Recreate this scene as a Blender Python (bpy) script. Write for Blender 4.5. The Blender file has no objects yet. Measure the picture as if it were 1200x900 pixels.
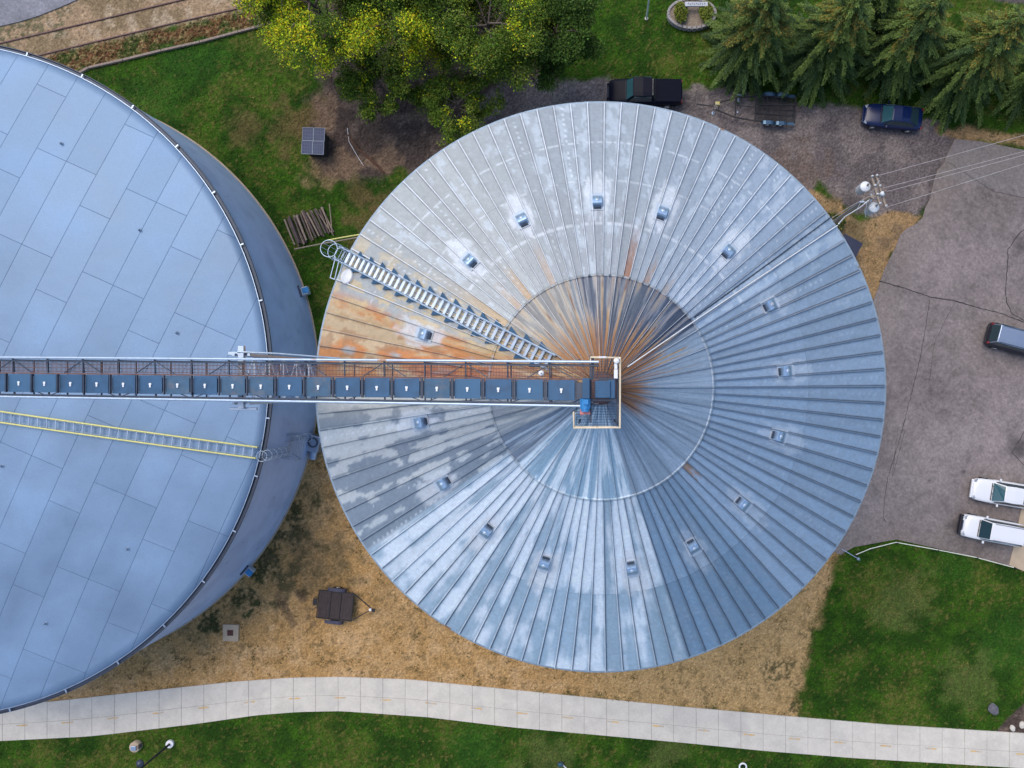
import bpy, math, random
import numpy as np
from mathutils import Vector, Matrix
random.seed(7); rng = np.random.default_rng(7)
R = math.radians
scene = bpy.context.scene
col = scene.collection

# ------------------------------------------------------------------ camera, sky, sun, exposure
CAM_H = 55.5; FOC = 832.0; NX, NY = 700.0, 449.0       # straight-down drone view, 15 px per metre on the ground
cam_d = bpy.data.cameras.new("camera"); cam = bpy.data.objects.new("camera", cam_d); col.objects.link(cam)
cam_d.sensor_width = 36; cam_d.lens = FOC/1200*36; cam_d.clip_end = 2000
cam_d.shift_x = -(NX-600)/1200; cam_d.shift_y = (NY-450)/1200
cam.location = (0, 0, CAM_H); scene.camera = cam
SUN_EL, SUN_AZ = 60, 128                               # azimuth: direction towards the sun, from +x anticlockwise
w = bpy.data.worlds.new("World"); scene.world = w; w.use_nodes = True
nt = w.node_tree; bg = nt.nodes["Background"]
sky = nt.nodes.new("ShaderNodeTexSky"); sky.sky_type = 'NISHITA'; sky.sun_disc = False
sky.sun_elevation = R(SUN_EL); sky.sun_rotation = R(90-SUN_AZ); sky.dust_density = 2.0; sky.air_density = 1.0; sky.ozone_density = 1.4
nt.links.new(sky.outputs[0], bg.inputs[0]); bg.inputs[1].default_value = 0.15
sd = bpy.data.lights.new("sun", 'SUN'); sun = bpy.data.objects.new("sun", sd); col.objects.link(sun)
sd.energy = 1.15; sd.angle = R(40); sd.color = (1, .92, .82)
v = Vector((math.cos(R(SUN_AZ))*math.cos(R(SUN_EL)), math.sin(R(SUN_AZ))*math.cos(R(SUN_EL)), math.sin(R(SUN_EL))))
sun.rotation_euler = v.to_track_quat('Z', 'Y').to_euler()
scene.view_settings.view_transform = 'Standard'; scene.view_settings.look = 'None'
scene.view_settings.exposure = 0.5; scene.view_settings.gamma = 1

# ------------------------------------------------------------------ helpers
def P(px, py, z=0.0):                                  # where a point seen at (px,py) stands if its height is z
    s = FOC/(CAM_H-z); return Vector(((px-NX)/s, (NY-py)/s, z))
def P2(px, py): q = P(px, py); return (q.x, q.y)

def mat(name, c, rough=.6, metal=0.0, var=.15, scale=3.0, bump=0.0, bscale=30.0, attr=None, c2=None, c2scale=1.0, c2cut=(.5,.6), spec=.5, coat=0.0, grain=None, detail=4):
    m = bpy.data.materials.new(name); m.use_nodes = True; n = m.node_tree.nodes; l = m.node_tree.links
    b = n["Principled BSDF"]; b.inputs["Roughness"].default_value = rough; b.inputs["Metallic"].default_value = metal
    b.inputs["Specular IOR Level"].default_value = spec
    if coat: b.inputs["Coat Weight"].default_value = coat; b.inputs["Coat Roughness"].default_value = .08
    tc = n.new("ShaderNodeTexCoord"); co = tc.outputs["Object"]
    if attr:
        a = n.new("ShaderNodeAttribute"); a.attribute_name = attr; src = a.outputs["Color"]
    else:
        rgb = n.new("ShaderNodeRGB"); rgb.outputs[0].default_value = (*c, 1); src = rgb.outputs[0]
    if c2:
        nz = n.new("ShaderNodeTexNoise"); nz.inputs["Scale"].default_value = c2scale; nz.inputs["Detail"].default_value = 6; l.new(co, nz.inputs["Vector"])
        mr = n.new("ShaderNodeMapRange"); mr.inputs[1].default_value = c2cut[0]; mr.inputs[2].default_value = c2cut[1]; l.new(nz.outputs[0], mr.inputs[0])
        mx = n.new("ShaderNodeMix"); mx.data_type = 'RGBA'; l.new(mr.outputs[0], mx.inputs[0]); l.new(src, mx.inputs[6]); mx.inputs[7].default_value = (*c2, 1); src = mx.outputs[2]
    if var:
        nz = n.new("ShaderNodeTexNoise"); nz.inputs["Scale"].default_value = scale; nz.inputs["Detail"].default_value = detail; l.new(co, nz.inputs["Vector"])
        mr = n.new("ShaderNodeMapRange"); mr.inputs[1].default_value = .25; mr.inputs[2].default_value = .75
        mr.inputs[3].default_value = 1-var; mr.inputs[4].default_value = 1+var; l.new(nz.outputs[0], mr.inputs[0])
        hs = n.new("ShaderNodeHueSaturation"); l.new(src, hs.inputs["Color"]); l.new(mr.outputs[0], hs.inputs["Value"]); src = hs.outputs[0]
        mr2 = n.new("ShaderNodeMapRange"); mr2.inputs[3].default_value = max(0, rough-.08); mr2.inputs[4].default_value = min(1, rough+.1); l.new(nz.outputs[0], mr2.inputs[0]); l.new(mr2.outputs[0], b.inputs["Roughness"])
    if grain:
        for gs, ga in ((grain[0], grain[1]), (grain[0]*3.1, grain[1])):
            ng = n.new("ShaderNodeTexNoise"); ng.inputs["Scale"].default_value = gs; ng.inputs["Detail"].default_value = 2; ng.inputs["Roughness"].default_value = .8; l.new(co, ng.inputs["Vector"])
            mg = n.new("ShaderNodeMapRange"); mg.inputs[1].default_value = .3; mg.inputs[2].default_value = .7; mg.inputs[3].default_value = 1-ga; mg.inputs[4].default_value = 1+ga; l.new(ng.outputs[0], mg.inputs[0])
            hg = n.new("ShaderNodeHueSaturation"); l.new(src, hg.inputs["Color"]); l.new(mg.outputs[0], hg.inputs["Value"]); src = hg.outputs[0]
    l.new(src, b.inputs["Base Color"])
    if bump:
        nb = n.new("ShaderNodeTexNoise"); nb.inputs["Scale"].default_value = bscale; nb.inputs["Detail"].default_value = 5; l.new(co, nb.inputs["Vector"])
        bp = n.new("ShaderNodeBump"); bp.inputs["Strength"].default_value = min(1, bump*10); bp.inputs["Distance"].default_value = bump; l.new(nb.outputs[0], bp.inputs["Height"]); l.new(bp.outputs[0], b.inputs["Normal"])
    return m

def tag(o, label=None, cat=None, group=None, kind=None):
    if label: o['label'] = label
    if cat: o['category'] = cat
    if group: o['group'] = group
    if kind: o['kind'] = kind
    return o
def empty(name, loc, rz=0, label=None, cat=None, group=None):
    o = bpy.data.objects.new(name, None); col.objects.link(o); o.location = loc; o.rotation_euler = (0, 0, rz)
    o.empty_display_size = .3
    return tag(o, label, cat, group)

class MB:
    def __init__(s): s.v = []; s.f = []; s.sm = []
    def add(s, vs, fs, smooth=False):
        k = len(s.v); s.v += [tuple(x) for x in vs]; s.f += [tuple(i+k for i in f) for f in fs]; s.sm += [smooth]*len(fs); return s
    def box(s, c, d, rz=0, M=None):
        x, y, z = d[0]/2, d[1]/2, d[2]/2
        vs = [Vector((a*x, b*y, e*z)) for e in (-1, 1) for a, b in ((-1,-1),(1,-1),(1,1),(-1,1))]
        if M is None: M = Matrix.Rotation(rz, 3, 'Z')
        vs = [M @ q + Vector(c) for q in vs]
        return s.add(vs, [(3,2,1,0),(4,5,6,7),(0,1,5,4),(1,2,6,5),(2,3,7,6),(3,0,4,7)])
    def beam(s, a, b, w=.05, h=None):
        a, b = Vector(a), Vector(b); d = b-a; L = d.length
        if L < 1e-6: return s
        M = d.to_track_quat('X', 'Z').to_matrix()
        return s.box((a+b)/2, (L, w, h or w), M=M)
    def tube(s, a, b, r, n=8, r2=None, cap=True):
        return s.pipe([a, b], [r, r if r2 is None else r2], n, cap)
    def pipe(s, pts, r, n=8, cap=True):
        pts = [Vector(p) for p in pts]; m = len(pts)
        rs = r if isinstance(r, (list, tuple)) else [r]*m
        vs = []; fs = []
        for i, p in enumerate(pts):
            d = (pts[min(i+1, m-1)]-pts[max(i-1, 0)]).normalized()
            up = Vector((0, 0, 1)) if abs(d.z) < .95 else Vector((1, 0, 0))
            u = d.cross(up).normalized(); q = u.cross(d)
            vs += [p + (u*math.cos(2*math.pi*k/n) + q*math.sin(2*math.pi*k/n))*rs[i] for k in range(n)]
        for i in range(m-1):
            for k in range(n): a = i*n+k; b = i*n+(k+1) % n; fs.append((a, b, b+n, a+n))
        s.add(vs, fs, True)
        if cap: s.add(vs[:n], [tuple(range(n-1, -1, -1))]); s.add(vs[-n:], [tuple(range(n))])
        return s
    def ring(s, c, rad, r, n=24, k=6, a0=0, a1=2*math.pi, N=None):      # hoop
        c = Vector(c); pts = []
        for i in range(n+1):
            a = a0+(a1-a0)*i/n; pts.append(c+Vector((rad*math.cos(a), rad*math.sin(a), 0)))
        return s.pipe(pts, r, k)
    def prism(s, poly, z0, z1):
        n = len(poly); vs = [(x, y, z0) for x, y in poly]+[(x, y, z1) for x, y in poly]
        fs = [tuple(range(n-1, -1, -1)), tuple(range(n, 2*n))]+[(i, (i+1) % n, (i+1) % n+n, i+n) for i in range(n)]
        return s.add(vs, fs)
    def lathe(s, prof, n=48, c=(0, 0, 0), a0=0, a1=2*math.pi, smooth=True):
        vs = []; fs = []; full = abs(a1-a0-2*math.pi) < 1e-6; m = len(prof); N = n if full else n+1
        for i in range(N):
            a = a0+(a1-a0)*i/n
            vs += [(c[0]+r*math.cos(a), c[1]+r*math.sin(a), c[2]+z) for r, z in prof]
        for i in range(n):
            for j in range(m-1):
                a = i*m+j; b = ((i+1) % N)*m+j; fs.append((a, b, b+1, a+1))
        return s.add(vs, fs, smooth)
    def disc(s, c, r, h, n=20): return s.lathe([(0.001, 0), (r, 0), (r, h), (0.001, h)], n, c, smooth=False)
    def build(s, name, m, parent=None, origin=None, bevel=0, label=None, cat=None, group=None, kind=None):
        me = bpy.data.meshes.new(name); o0 = Vector(origin) if origin is not None else Vector((0, 0, 0))
        me.from_pydata([tuple(Vector(q)-o0) for q in s.v], [], s.f); me.polygons.foreach_set('use_smooth', s.sm)
        me.validate(); me.update(); me.materials.append(m)
        o = bpy.data.objects.new(name, me); col.objects.link(o); o.location = o0
        if parent: o.parent = parent
        if bevel:
            b = o.modifiers.new('bevel', 'BEVEL'); b.width = bevel; b.segments = 2; b.limit_method = 'ANGLE'; b.angle_limit = R(35)
        return tag(o, label, cat, group, kind)

def np_mesh(name, V, F, m, colors=None, smooth=False, parent=None, uv=None):
    me = bpy.data.meshes.new(name); V = np.asarray(V, np.float32); F = np.asarray(F, np.int32); k = F.shape[1]
    me.vertices.add(len(V)); me.vertices.foreach_set('co', V.ravel())
    me.loops.add(F.size); me.loops.foreach_set('vertex_index', F.ravel())
    me.polygons.add(len(F)); me.polygons.foreach_set('loop_start', np.arange(len(F), dtype=np.int32)*k)
    me.polygons.foreach_set('use_smooth', np.full(len(F), smooth))
    me.update(calc_edges=True)
    if colors is not None:
        for nm, C in colors.items():
            a = me.color_attributes.new(nm, 'FLOAT_COLOR', 'POINT'); C = np.asarray(C, np.float32)
            if C.shape[1] == 3: C = np.c_[C, np.ones(len(C), np.float32)]
            a.data.foreach_set('color', C.ravel())
    if uv is not None:
        u = me.uv_layers.new(name='UVMap'); u.data.foreach_set('uv', np.asarray(uv, np.float32)[F.ravel()].ravel())
    me.materials.append(m); o = bpy.data.objects.new(name, me); col.objects.link(o)
    if parent: o.parent = parent
    return o
def copy_tree(o, parent=None):
    c = o.copy(); col.objects.link(c); c.parent = parent
    for ch in list(o.children): copy_tree(ch, c)
    return c

def vnoise(x, y, seed=0):                              # smooth value noise, 0..1
    r = np.random.default_rng(seed); g = r.random((256, 256)).astype(np.float32)
    xi = np.floor(x).astype(int); yi = np.floor(y).astype(int); fx = x-xi; fy = y-yi
    fx = fx*fx*(3-2*fx); fy = fy*fy*(3-2*fy); a = xi & 255; b = yi & 255; a1 = (a+1) & 255; b1 = (b+1) & 255
    return (g[a, b]*(1-fx)+g[a1, b]*fx)*(1-fy)+(g[a, b1]*(1-fx)+g[a1, b1]*fx)*fy
def fbm(x, y, seed=0, o=4):
    t = 0; s = 0
    for i in range(o): t = t+vnoise(x*2**i+i*17.3, y*2**i+i*5.1, seed+i)/2**i; s += 1/2**i
    return t/s
def sstep(a, b, x): t = np.clip((x-a)/(b-a), 0, 1); return t*t*(3-2*t)
def sdist(X, Y, poly):                                 # signed distance, positive inside
    d = np.full(X.shape, 1e9); ins = np.zeros(X.shape, bool); n = len(poly)
    for i in range(n):
        x0, y0 = poly[i]; x1, y1 = poly[(i+1) % n]; ex, ey = x1-x0, y1-y0
        t = np.clip(((X-x0)*ex+(Y-y0)*ey)/(ex*ex+ey*ey+1e-9), 0, 1)
        d = np.minimum(d, np.hypot(X-x0-t*ex, Y-y0-t*ey))
        if y0 != y1: ins ^= ((y0 > Y) != (y1 > Y)) & (X < (x1-x0)*(Y-y0)/(y1-y0)+x0)
    return np.where(ins, d, -d)
def lerp(A, B, w): return A*(1-w[..., None])+np.asarray(B)*w[..., None]

# ------------------------------------------------------------------ materials
M = {}
M['asphalt'] = mat('asphalt', (.17, .152, .15), .9, var=.06, bump=.012, bscale=14, attr='Col', spec=.2, grain=(5, .2))
M['crack'] = mat('crack', (.03, .028, .03), .95)
M['concrete'] = mat('concrete', (.60, .555, .475), .85, var=.08, scale=1.2, bump=.004, bscale=20, c2=(.55, .51, .44), c2scale=.4, grain=(6, .06))
M['concrete_tan'] = mat('concrete_tan', (.46, .36, .25), .85, var=.1, scale=1.5, bump=.004)
M['paint_yellow'] = mat('worn_yellow_line', (.62, .4, .14), .8, var=.15, c2=(.45, .42, .38), c2scale=5, c2cut=(.45, .6))
M['galv'] = mat('galvanised', (.33, .41, .52), .35, .7, var=.12, scale=4)
M['galv_light'] = mat('galvanised_light', (.50, .60, .72), .4, .5, var=.1, scale=6, c2=(.45, .28, .2), c2scale=1.6, c2cut=(.66, .7))
M['dark_steel'] = mat('dark_steel', (.05, .065, .095), .45, .4, var=.2, scale=5)
M['rust_steel'] = mat('rusty_steel', (.16, .09, .08), .7, .2, var=.3, scale=6)
M['cover'] = mat('slate_blue_cover', (.032, .10, .195), .5, .2, var=.12, scale=3, c2=(.028, .085, .165), c2scale=2)
M['motor'] = mat('motor_blue', (.03, .22, .5), .35, .1, var=.1)
M['red'] = mat('red_bracket', (.6, .22, .2), .5)
M['rail_cream'] = mat('cream_rail', (.8, .66, .46), .5, var=.12, scale=5)
M['yellow'] = mat('safety_yellow', (.72, .66, .22), .5, var=.1, scale=8)
M['white'] = mat('white_paint', (.8, .8, .8), .4, var=.04)
M['tank'] = None
M['black'] = mat('black_rubber', (.02, .02, .022), .7)
M['wood'] = mat('weathered_wood', (.1, .075, .07), .9, var=.3, scale=5, bump=.01)
M['wood_light'] = mat('split_wood', (.26, .2, .16), .9, var=.3, scale=6, bump=.01)
M['pole'] = mat('pole_wood', (.3, .24, .19), .9, var=.2, scale=6)
M['bark'] = mat('bark', (.14, .11, .09), .95, var=.3, scale=5, bump=.02)
M['leaf'] = mat('leaves', (.1, .1, .1), .65, var=.12, scale=9, attr='Col', spec=.1)
M['glass'] = mat('car_glass', (.02, .045, .055), .08, 0, var=.0, spec=.8)
M['glass_teal'] = mat('windshield_glass', (.03, .1, .12), .12, 0, var=.0, spec=.8)
M['chrome'] = mat('chrome', (.7, .72, .75), .2, .9, var=0)
M['lens'] = mat('lamp_lens', (.35, .38, .42), .15, .2, var=0)
M['tail'] = mat('tail_lens', (.22, .01, .02), .2, 0, var=0)
M['boulder'] = mat('dark_boulder', (.13, .125, .14), .9, var=.3, scale=4, bump=.04, bscale=6)
M['stone'] = mat('grey_stone', (.3, .28, .27), .9, var=.25, scale=4, bump=.03, bscale=8)
def paint(name, c, rough=.25, metal=.1): return mat(name, c, rough, metal, var=0, coat=.4)

# ------------------------------------------------------------------ ground: one sheet, natural cover zones
# cover types: 0 lawn, 1 dry grass / sandy soil, 2 gravel, 3 brown mulch dirt, 4 rail ballast, 5 weeds
zones = [
 # (type, polygon in photo pixels on the ground, soft edge m, raggedness m)
 (1, [(-200,905),(-200,720),(250,560),(380,500),(700,500),(1000,600),(986,645),(965,700),(948,770),(932,845),(600,812),(400,800),(200,810)], .45, .7),
 (4, [(-400,140),(-400,-120),(600,-120),(318,-1),(326,10),(300,12),(200,34),(100,56),(0,90)], .3, .4),
 (5, [(30,95),(30,72),(170,40),(315,6),(322,26),(230,45),(105,80),(60,100)], .25, .4),
 (3, [(372,92),(362,150),(366,190),(385,210),(430,212),(470,196),(520,230),(600,230),(640,160),(660,95),(600,-60),(380,-60)], .6, 1.2),
 (2, [(560,118),(585,98),(640,92),(700,93),(770,100),(850,104),(900,116),(1000,127),(1090,138),(1135,158),(1120,175),(1100,225),(1075,258),(1040,262),(1000,252),(960,215),(900,330),(620,330),(560,180)], .3, .6),
 (1, [(925,225),(955,222),(985,238),(1010,258),(1040,250),(1082,252),(1062,275),(1045,300),(1032,350),(1012,360),(960,330)], .2, .5),
 (1, [(1100,150),(1140,148),(1200,160),(1300,170),(1300,182),(1190,170),(1120,168)], .3, .5),
 (2, [(1030,-40),(1150,-6),(1210,8),(1300,30),(1300,-60)], .2, .3),
 (3, [(1165,862),(1183,840),(1215,812),(1260,830),(1260,870)], .08, .1),
]
def build_ground():
    nx, ny = 900, 680; x0, x1, y0, y1 = -52., 38., -33., 35.
    X, Y = np.meshgrid(np.linspace(x0, x1, nx), np.linspace(y0, y1, ny), indexing='ij')
    W = np.zeros((nx, ny, 6)); W[..., 0] = 1
    rag = fbm(X*.9, Y*.9, 3, 5)-.5
    for t, pl, soft, rg in zones:
        s = sdist(X, Y, [P2(*p) for p in pl]) + rag*2*rg
        a = sstep(-soft, soft, s); W *= (1-a)[..., None]; W[..., t] += a
    n1 = fbm(X*.25+9, Y*.25, 11); n2 = fbm(X*1.1, Y*1.1, 12); n3 = fbm(X*5, Y*5, 13, 3); n4 = fbm(X*.6, Y*.6+30, 21); n5 = fbm(X*12, Y*12, 33, 2)
    def blob(px, py, r, nz=n2, k=1.2): q = P2(px, py); return sstep(0, 1, (1-np.hypot(X-q[0], Y-q[1])/r)*1.6+(nz-.5)*2*k)
    C = np.zeros((nx, ny, 3))
    lawn = lerp(lerp(np.broadcast_to((.016, .043, .006), C.shape), (.034, .082, .008), sstep(.32, .70, n2*.6+n4*.4)), (.062, .082, .018), sstep(.46, .72, n1*.5+n4*.5)*.6)
    lawn = lerp(lawn, (.012, .028, .006), sstep(.52, .62, n3)*.5)
    lawn = lerp(lawn, (.13, .115, .04), sstep(.55, .68, n3*.6+n1*.2+n4*.2)*.6)
    lawn = lawn*np.array((1.15, 1.2, .85))
    for b in [(1185,755,3.5),(1120,660,2.5),(225,60,4),(180,120,3),(560,880,3)]: lawn = lerp(lawn, (.025, .085, .010), blob(*b, k=.5)*.5)
    for b in [(450,265,3.5),(350,150,3),(420,230,2),(370,150,2.6),(285,150,2)]: lawn = lerp(lawn, (.13, .085, .04), blob(*b)*.55)
    for b in [(1060,705,3.2),(1130,800,3),(640,890,3),(780,880,2)]: lawn = lerp(lawn, (.1, .115, .035), blob(*b)*.5)
    lawn = lerp(lawn, (.22, .15, .08), blob(375,200,1.9)*.8)
    dry = lerp(lerp(np.broadcast_to((.40, .24, .095), C.shape), (.48, .31, .15), sstep(.36, .7, n2*.6+n4*.4)), (.28, .17, .065), sstep(.5, .72, n1*.4+n4*.6)*.6)
    dry = lerp(dry, (.40, .27, .12), sstep(-33, -20, -X*0+Y*0-26)*0+sstep(14, 6, np.hypot(X-10, Y+23))*.7)
    dry = lerp(dry, (.12, .085, .035), sstep(.66, .70, fbm(X*2.6, Y*2.6, 55, 3))*.5)
    dry = lerp(dry, (.035, .045, .015), np.clip(blob(310,655,4.0)+blob(255,705,2.8)+blob(345,590,2.6)*.9+blob(380,660,3)*.5+blob(230,740,2)*.4, 0, 1)*sstep(.35, .6, n3*.5+n2*.5)*.95)
    dry = lerp(dry, (.16, .11, .055), blob(370,660,4)*.5)
    for k in range(5):                                    # wheel ruts by the trailer
        for sx in (330, 355): dry = lerp(dry, (.10, .065, .04), blob(sx+k*4-4, 696+k*9, .45)*.6)
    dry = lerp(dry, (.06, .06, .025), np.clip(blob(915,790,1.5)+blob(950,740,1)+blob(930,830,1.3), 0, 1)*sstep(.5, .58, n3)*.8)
    dry = lerp(dry, (.035, .05, .015), np.clip(blob(975,255,1.6)+blob(1003,275,1.3), 0, 1)*.9)
    dry = lerp(dry, (.07, .05, .035), np.clip(blob(1040,285,1.0)+blob(1052,270,.9), 0, 1)*.8)
    dry = lerp(dry, (.23, .155, .085), (X > 15)*(Y > 2)*.6*np.ones_like(X))
    grav = lerp(np.broadcast_to((.13, .108, .105), C.shape), (.19, .158, .145), sstep(.4, .65, n4)); grav = lerp(grav, (.10, .085, .082), sstep(.5, .7, n1))
    grav = lerp(grav, (.15, .105, .08), blob(940,205,3.2)*.6)
    mul = lerp(np.broadcast_to((.075, .055, .045), C.shape), (.13, .095, .075), sstep(.45, .65, n2)); mul = lerp(mul, (.2, .13, .08), np.clip(blob(378,130,1.8)+blob(400,195,2)+blob(455,190,1.6), 0, 1)*.7)
    bal = lerp(np.broadcast_to((.33, .23, .14), C.shape), (.22, .16, .09), sstep(.45, .65, n4)); bal = lerp(bal, (.40, .31, .21), sstep(.55, .7, n2)*.7)
    bal = lerp(bal, (.1, .1, .05), np.clip(blob(50,20,3)+blob(5,45,2), 0, 1)*sstep(.45, .6, n3)*.8)
    wd = lerp(np.broadcast_to((.17, .085, .04), C.shape), (.06, .085, .02), sstep(.45, .6, n2)); wd = lerp(wd, (.3, .24, .1), sstep(.52, .66, n3)*.7)
    global GRID; GRID = (X, Y, W, lawn, fbm(X*1.7, Y*1.7, 91, 4))
    for i, c in enumerate((lawn, dry, grav, mul, bal, wd)): C += W[..., i:i+1]*c
    dry_k = W[..., 1]; C *= (.62+.76*n5)[..., None]*(1-dry_k[..., None])+(.80+.40*n5)[..., None]*dry_k[..., None]
    sp = rng.random((nx, ny)); amt = np.array([.25, .4, .55, .6, .45, .7]); C *= (1+(sp-.5)*(W@amt))[..., None]
    rough = W@np.array([.10, .07, .04, .09, .04, .28])
    Z = (n3-.5)*rough+(n5-.5)*rough*.7-.03
    edge = (X < x0+1) | (X > x1-1) | (Y < y0+1) | (Y > y1-1); Z = np.where(edge, -.03, Z)
    V = np.stack([X, Y, Z], -1).reshape(-1, 3); I = np.arange(nx*ny).reshape(nx, ny)
    F = np.stack([I[:-1, :-1], I[1:, :-1], I[1:, 1:], I[:-1, 1:]], -1).reshape(-1, 4)
    # outskirts to the horizon
    B = 900; o = len(V); ring = [(-B,-B),(B,-B),(B,B),(-B,B)]; inn = [(x0,y0),(x1,y0),(x1,y1),(x0,y1)]
    V = np.r_[V, [(a, b, -.03) for a, b in ring+inn]]; F = np.r_[F, [(o+i, o+(i+1) % 4, o+4+(i+1) % 4, o+4+i) for i in range(4)]]
    Cc = np.r_[C.reshape(-1, 3), np.tile((.04, .07, .015), (8, 1))]
    g = np_mesh('ground', V, F, mat('ground_cover', (0, 0, 0), .95, var=.12, scale=3, bump=.02, bscale=14, attr='Col', spec=.12, detail=8, grain=(6.5, .27)), {'Col': np.clip(Cc, .004, 1)})
    tag(g, kind='structure')
build_ground()

# asphalt lot with kerbless edge, and the road corner
def slab(name, pl, z, m, res=.2, seed=5, base=(.215, .182, .172)):
    poly = [P2(*p) for p in pl]; xs = [p[0] for p in poly]; ys = [p[1] for p in poly]
    import bmesh
    bm = bmesh.new(); vs = [bm.verts.new((x, y, z)) for x, y in poly]; f = bm.faces.new(vs); f.normal_update()
    if f.normal.z < 0: f.normal_flip()
    ex = bmesh.ops.extrude_edge_only(bm, edges=bm.edges[:])
    for q in ex['geom']:
        if isinstance(q, bmesh.types.BMVert): q.co.z = z-.25
    bmesh.ops.triangulate(bm, faces=bm.faces[:])
    for ax, lo, hi in ((0, min(xs), max(xs)), (1, min(ys), max(ys))):
        k = lo+res
        while k < hi:
            n = (1, 0, 0) if ax == 0 else (0, 1, 0); c = (k, 0, 0) if ax == 0 else (0, k, 0)
            bmesh.ops.bisect_plane(bm, geom=bm.verts[:]+bm.edges[:]+bm.faces[:], plane_co=c, plane_no=n); k += res
    me = bpy.data.meshes.new(name); bm.to_mesh(me); bm.free()
    co = np.zeros(len(me.vertices)*3); me.vertices.foreach_get('co', co); co = co.reshape(-1, 3); X, Y = co[:, 0], co[:, 1]
    n1 = fbm(X*.2, Y*.2, seed); n2 = fbm(X*1.3, Y*1.3, seed+3); sp = rng.random(len(X))
    C = np.asarray(base)*(1+(n1-.5)*.7+(n2-.5)*.4+(sp-.5)*.3)[:, None]
    if name == 'asphalt_lot':
        C = lerp(C, (.20, .19, .18), sstep(-.1, .2, sdist(X, Y, [P2(*p) for p in [(1120,168),(1098,205),(1200,232),(1400,270),(1400,170)]]))*.5)
        C = lerp(C, (.19, .155, .12), sstep(3, 0, sdist(X, Y, poly))*.35*n2*1.6)
        for px, py, r in ((1120,614,.8),(1113,615,.5),(1135,538,.3),(1129,553,.3),(1148,525,.4),(1190,520,1.2),(1196,530,1),(1088,562,.25),(1195,290,1.4)):
            q = P2(px, py); C = lerp(C, (.06, .055, .055), sstep(r, 0, np.hypot(X-q[0], Y-q[1])+(n2-.5)*r)*.6)
    a = me.color_attributes.new('Col', 'FLOAT_COLOR', 'POINT'); a.data.foreach_set('color', np.c_[C, np.ones(len(C))].astype(np.float32).ravel())
    me.materials.append(m); o = bpy.data.objects.new(name, me); col.objects.link(o); tag(o, kind='structure'); return o
LOTP = [(1119,163),(1111,178),(1105,192),(1098,200),(1094,213),(1092,222),(1090,232),(1084,244),(1081,255),(1072,263),(1062,268),(1055,275),(1050,288),(1044,300),(1036,316),(1030,335),(1024,350),(1000,430),(975,560),(960,640),(985,650),(1000,641),(1050,632),(1100,643),(1140,652),(1188,664),(1400,708),(1400,200),(1200,176),(1150,166)]
LOTP = [P2(*p) for p in LOTP]
lot = slab('asphalt_lot', [(1119,163),(1111,178),(1105,192),(1098,200),(1094,213),(1092,222),(1090,232),(1084,244),(1081,255),(1072,263),(1062,268),(1055,275),(1050,288),(1044,300),(1036,316),(1030,335),(1024,350),
    (1000,430),(975,560),(960,640),(985,650),(1000,641),(1050,632),(1100,643),(1140,652),(1188,664),(1400,708),(1400,200),(1200,176),(1150,166)], .05, M['asphalt'], .22)
slab('road', [(-300,120),(0,31),(22,26),(45,19),(70,9),(95,-2),(300,-90),(-300,-90)], .05, M['asphalt'], .5, 9, (.2, .2, .22))
def ribbon(name, pts, wd, z, m, parent=None, jit=.05, kind=None):
    mb = MB(); q = []
    for i in range(len(pts)-1):
        a, b = Vector(P2(*pts[i])), Vector(P2(*pts[i+1])); n = max(2, int((b-a).length/.25))
        for k in range(n): q.append(a.lerp(b, k/n)+Vector((random.uniform(-jit, jit), random.uniform(-jit, jit)))*.6)
    q.append(Vector(P2(*pts[-1]))); vs = []
    for i, p in enumerate(q):
        d = (q[min(i+1, len(q)-1)]-q[max(i-1, 0)]).normalized(); nn = Vector((-d.y, d.x))*wd*random.uniform(.28, .5)
        vs += [(p.x+nn.x, p.y+nn.y, z), (p.x-nn.x, p.y-nn.y, z)]
    mb.add(vs, [(2*i, 2*i+1, 2*i+3, 2*i+2) for i in range(len(q)-1)])
    return mb.build(name, m, parent, kind=kind)
for pts, wd in [([(1030,329),(1060,338),(1090,348),(1120,353),(1150,362),(1175,368),(1205,380)], .09), ([(1205,268),(1195,272),(1186,285),(1181,292),(1180,310),(1178,335),(1179,355),(1186,368),(1200,376)], .07),
                ([(1089,352),(1085,380),(1078,420),(1068,460),(1058,500),(1048,535),(1040,560),(1036,590),(1035,605),(1038,612)], .05), ([(1052,500),(1045,560),(1060,505)], .03),
                ([(1118,355),(1095,400),(1088,450)], .03), ([(1200,545),(1185,530),(1195,515),(1200,505)], .05), ([(1110,190),(1125,200),(1165,225),(1200,232)], .04)]:
    ribbon('crack', pts, wd, .056, M['crack'], lot)

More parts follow.
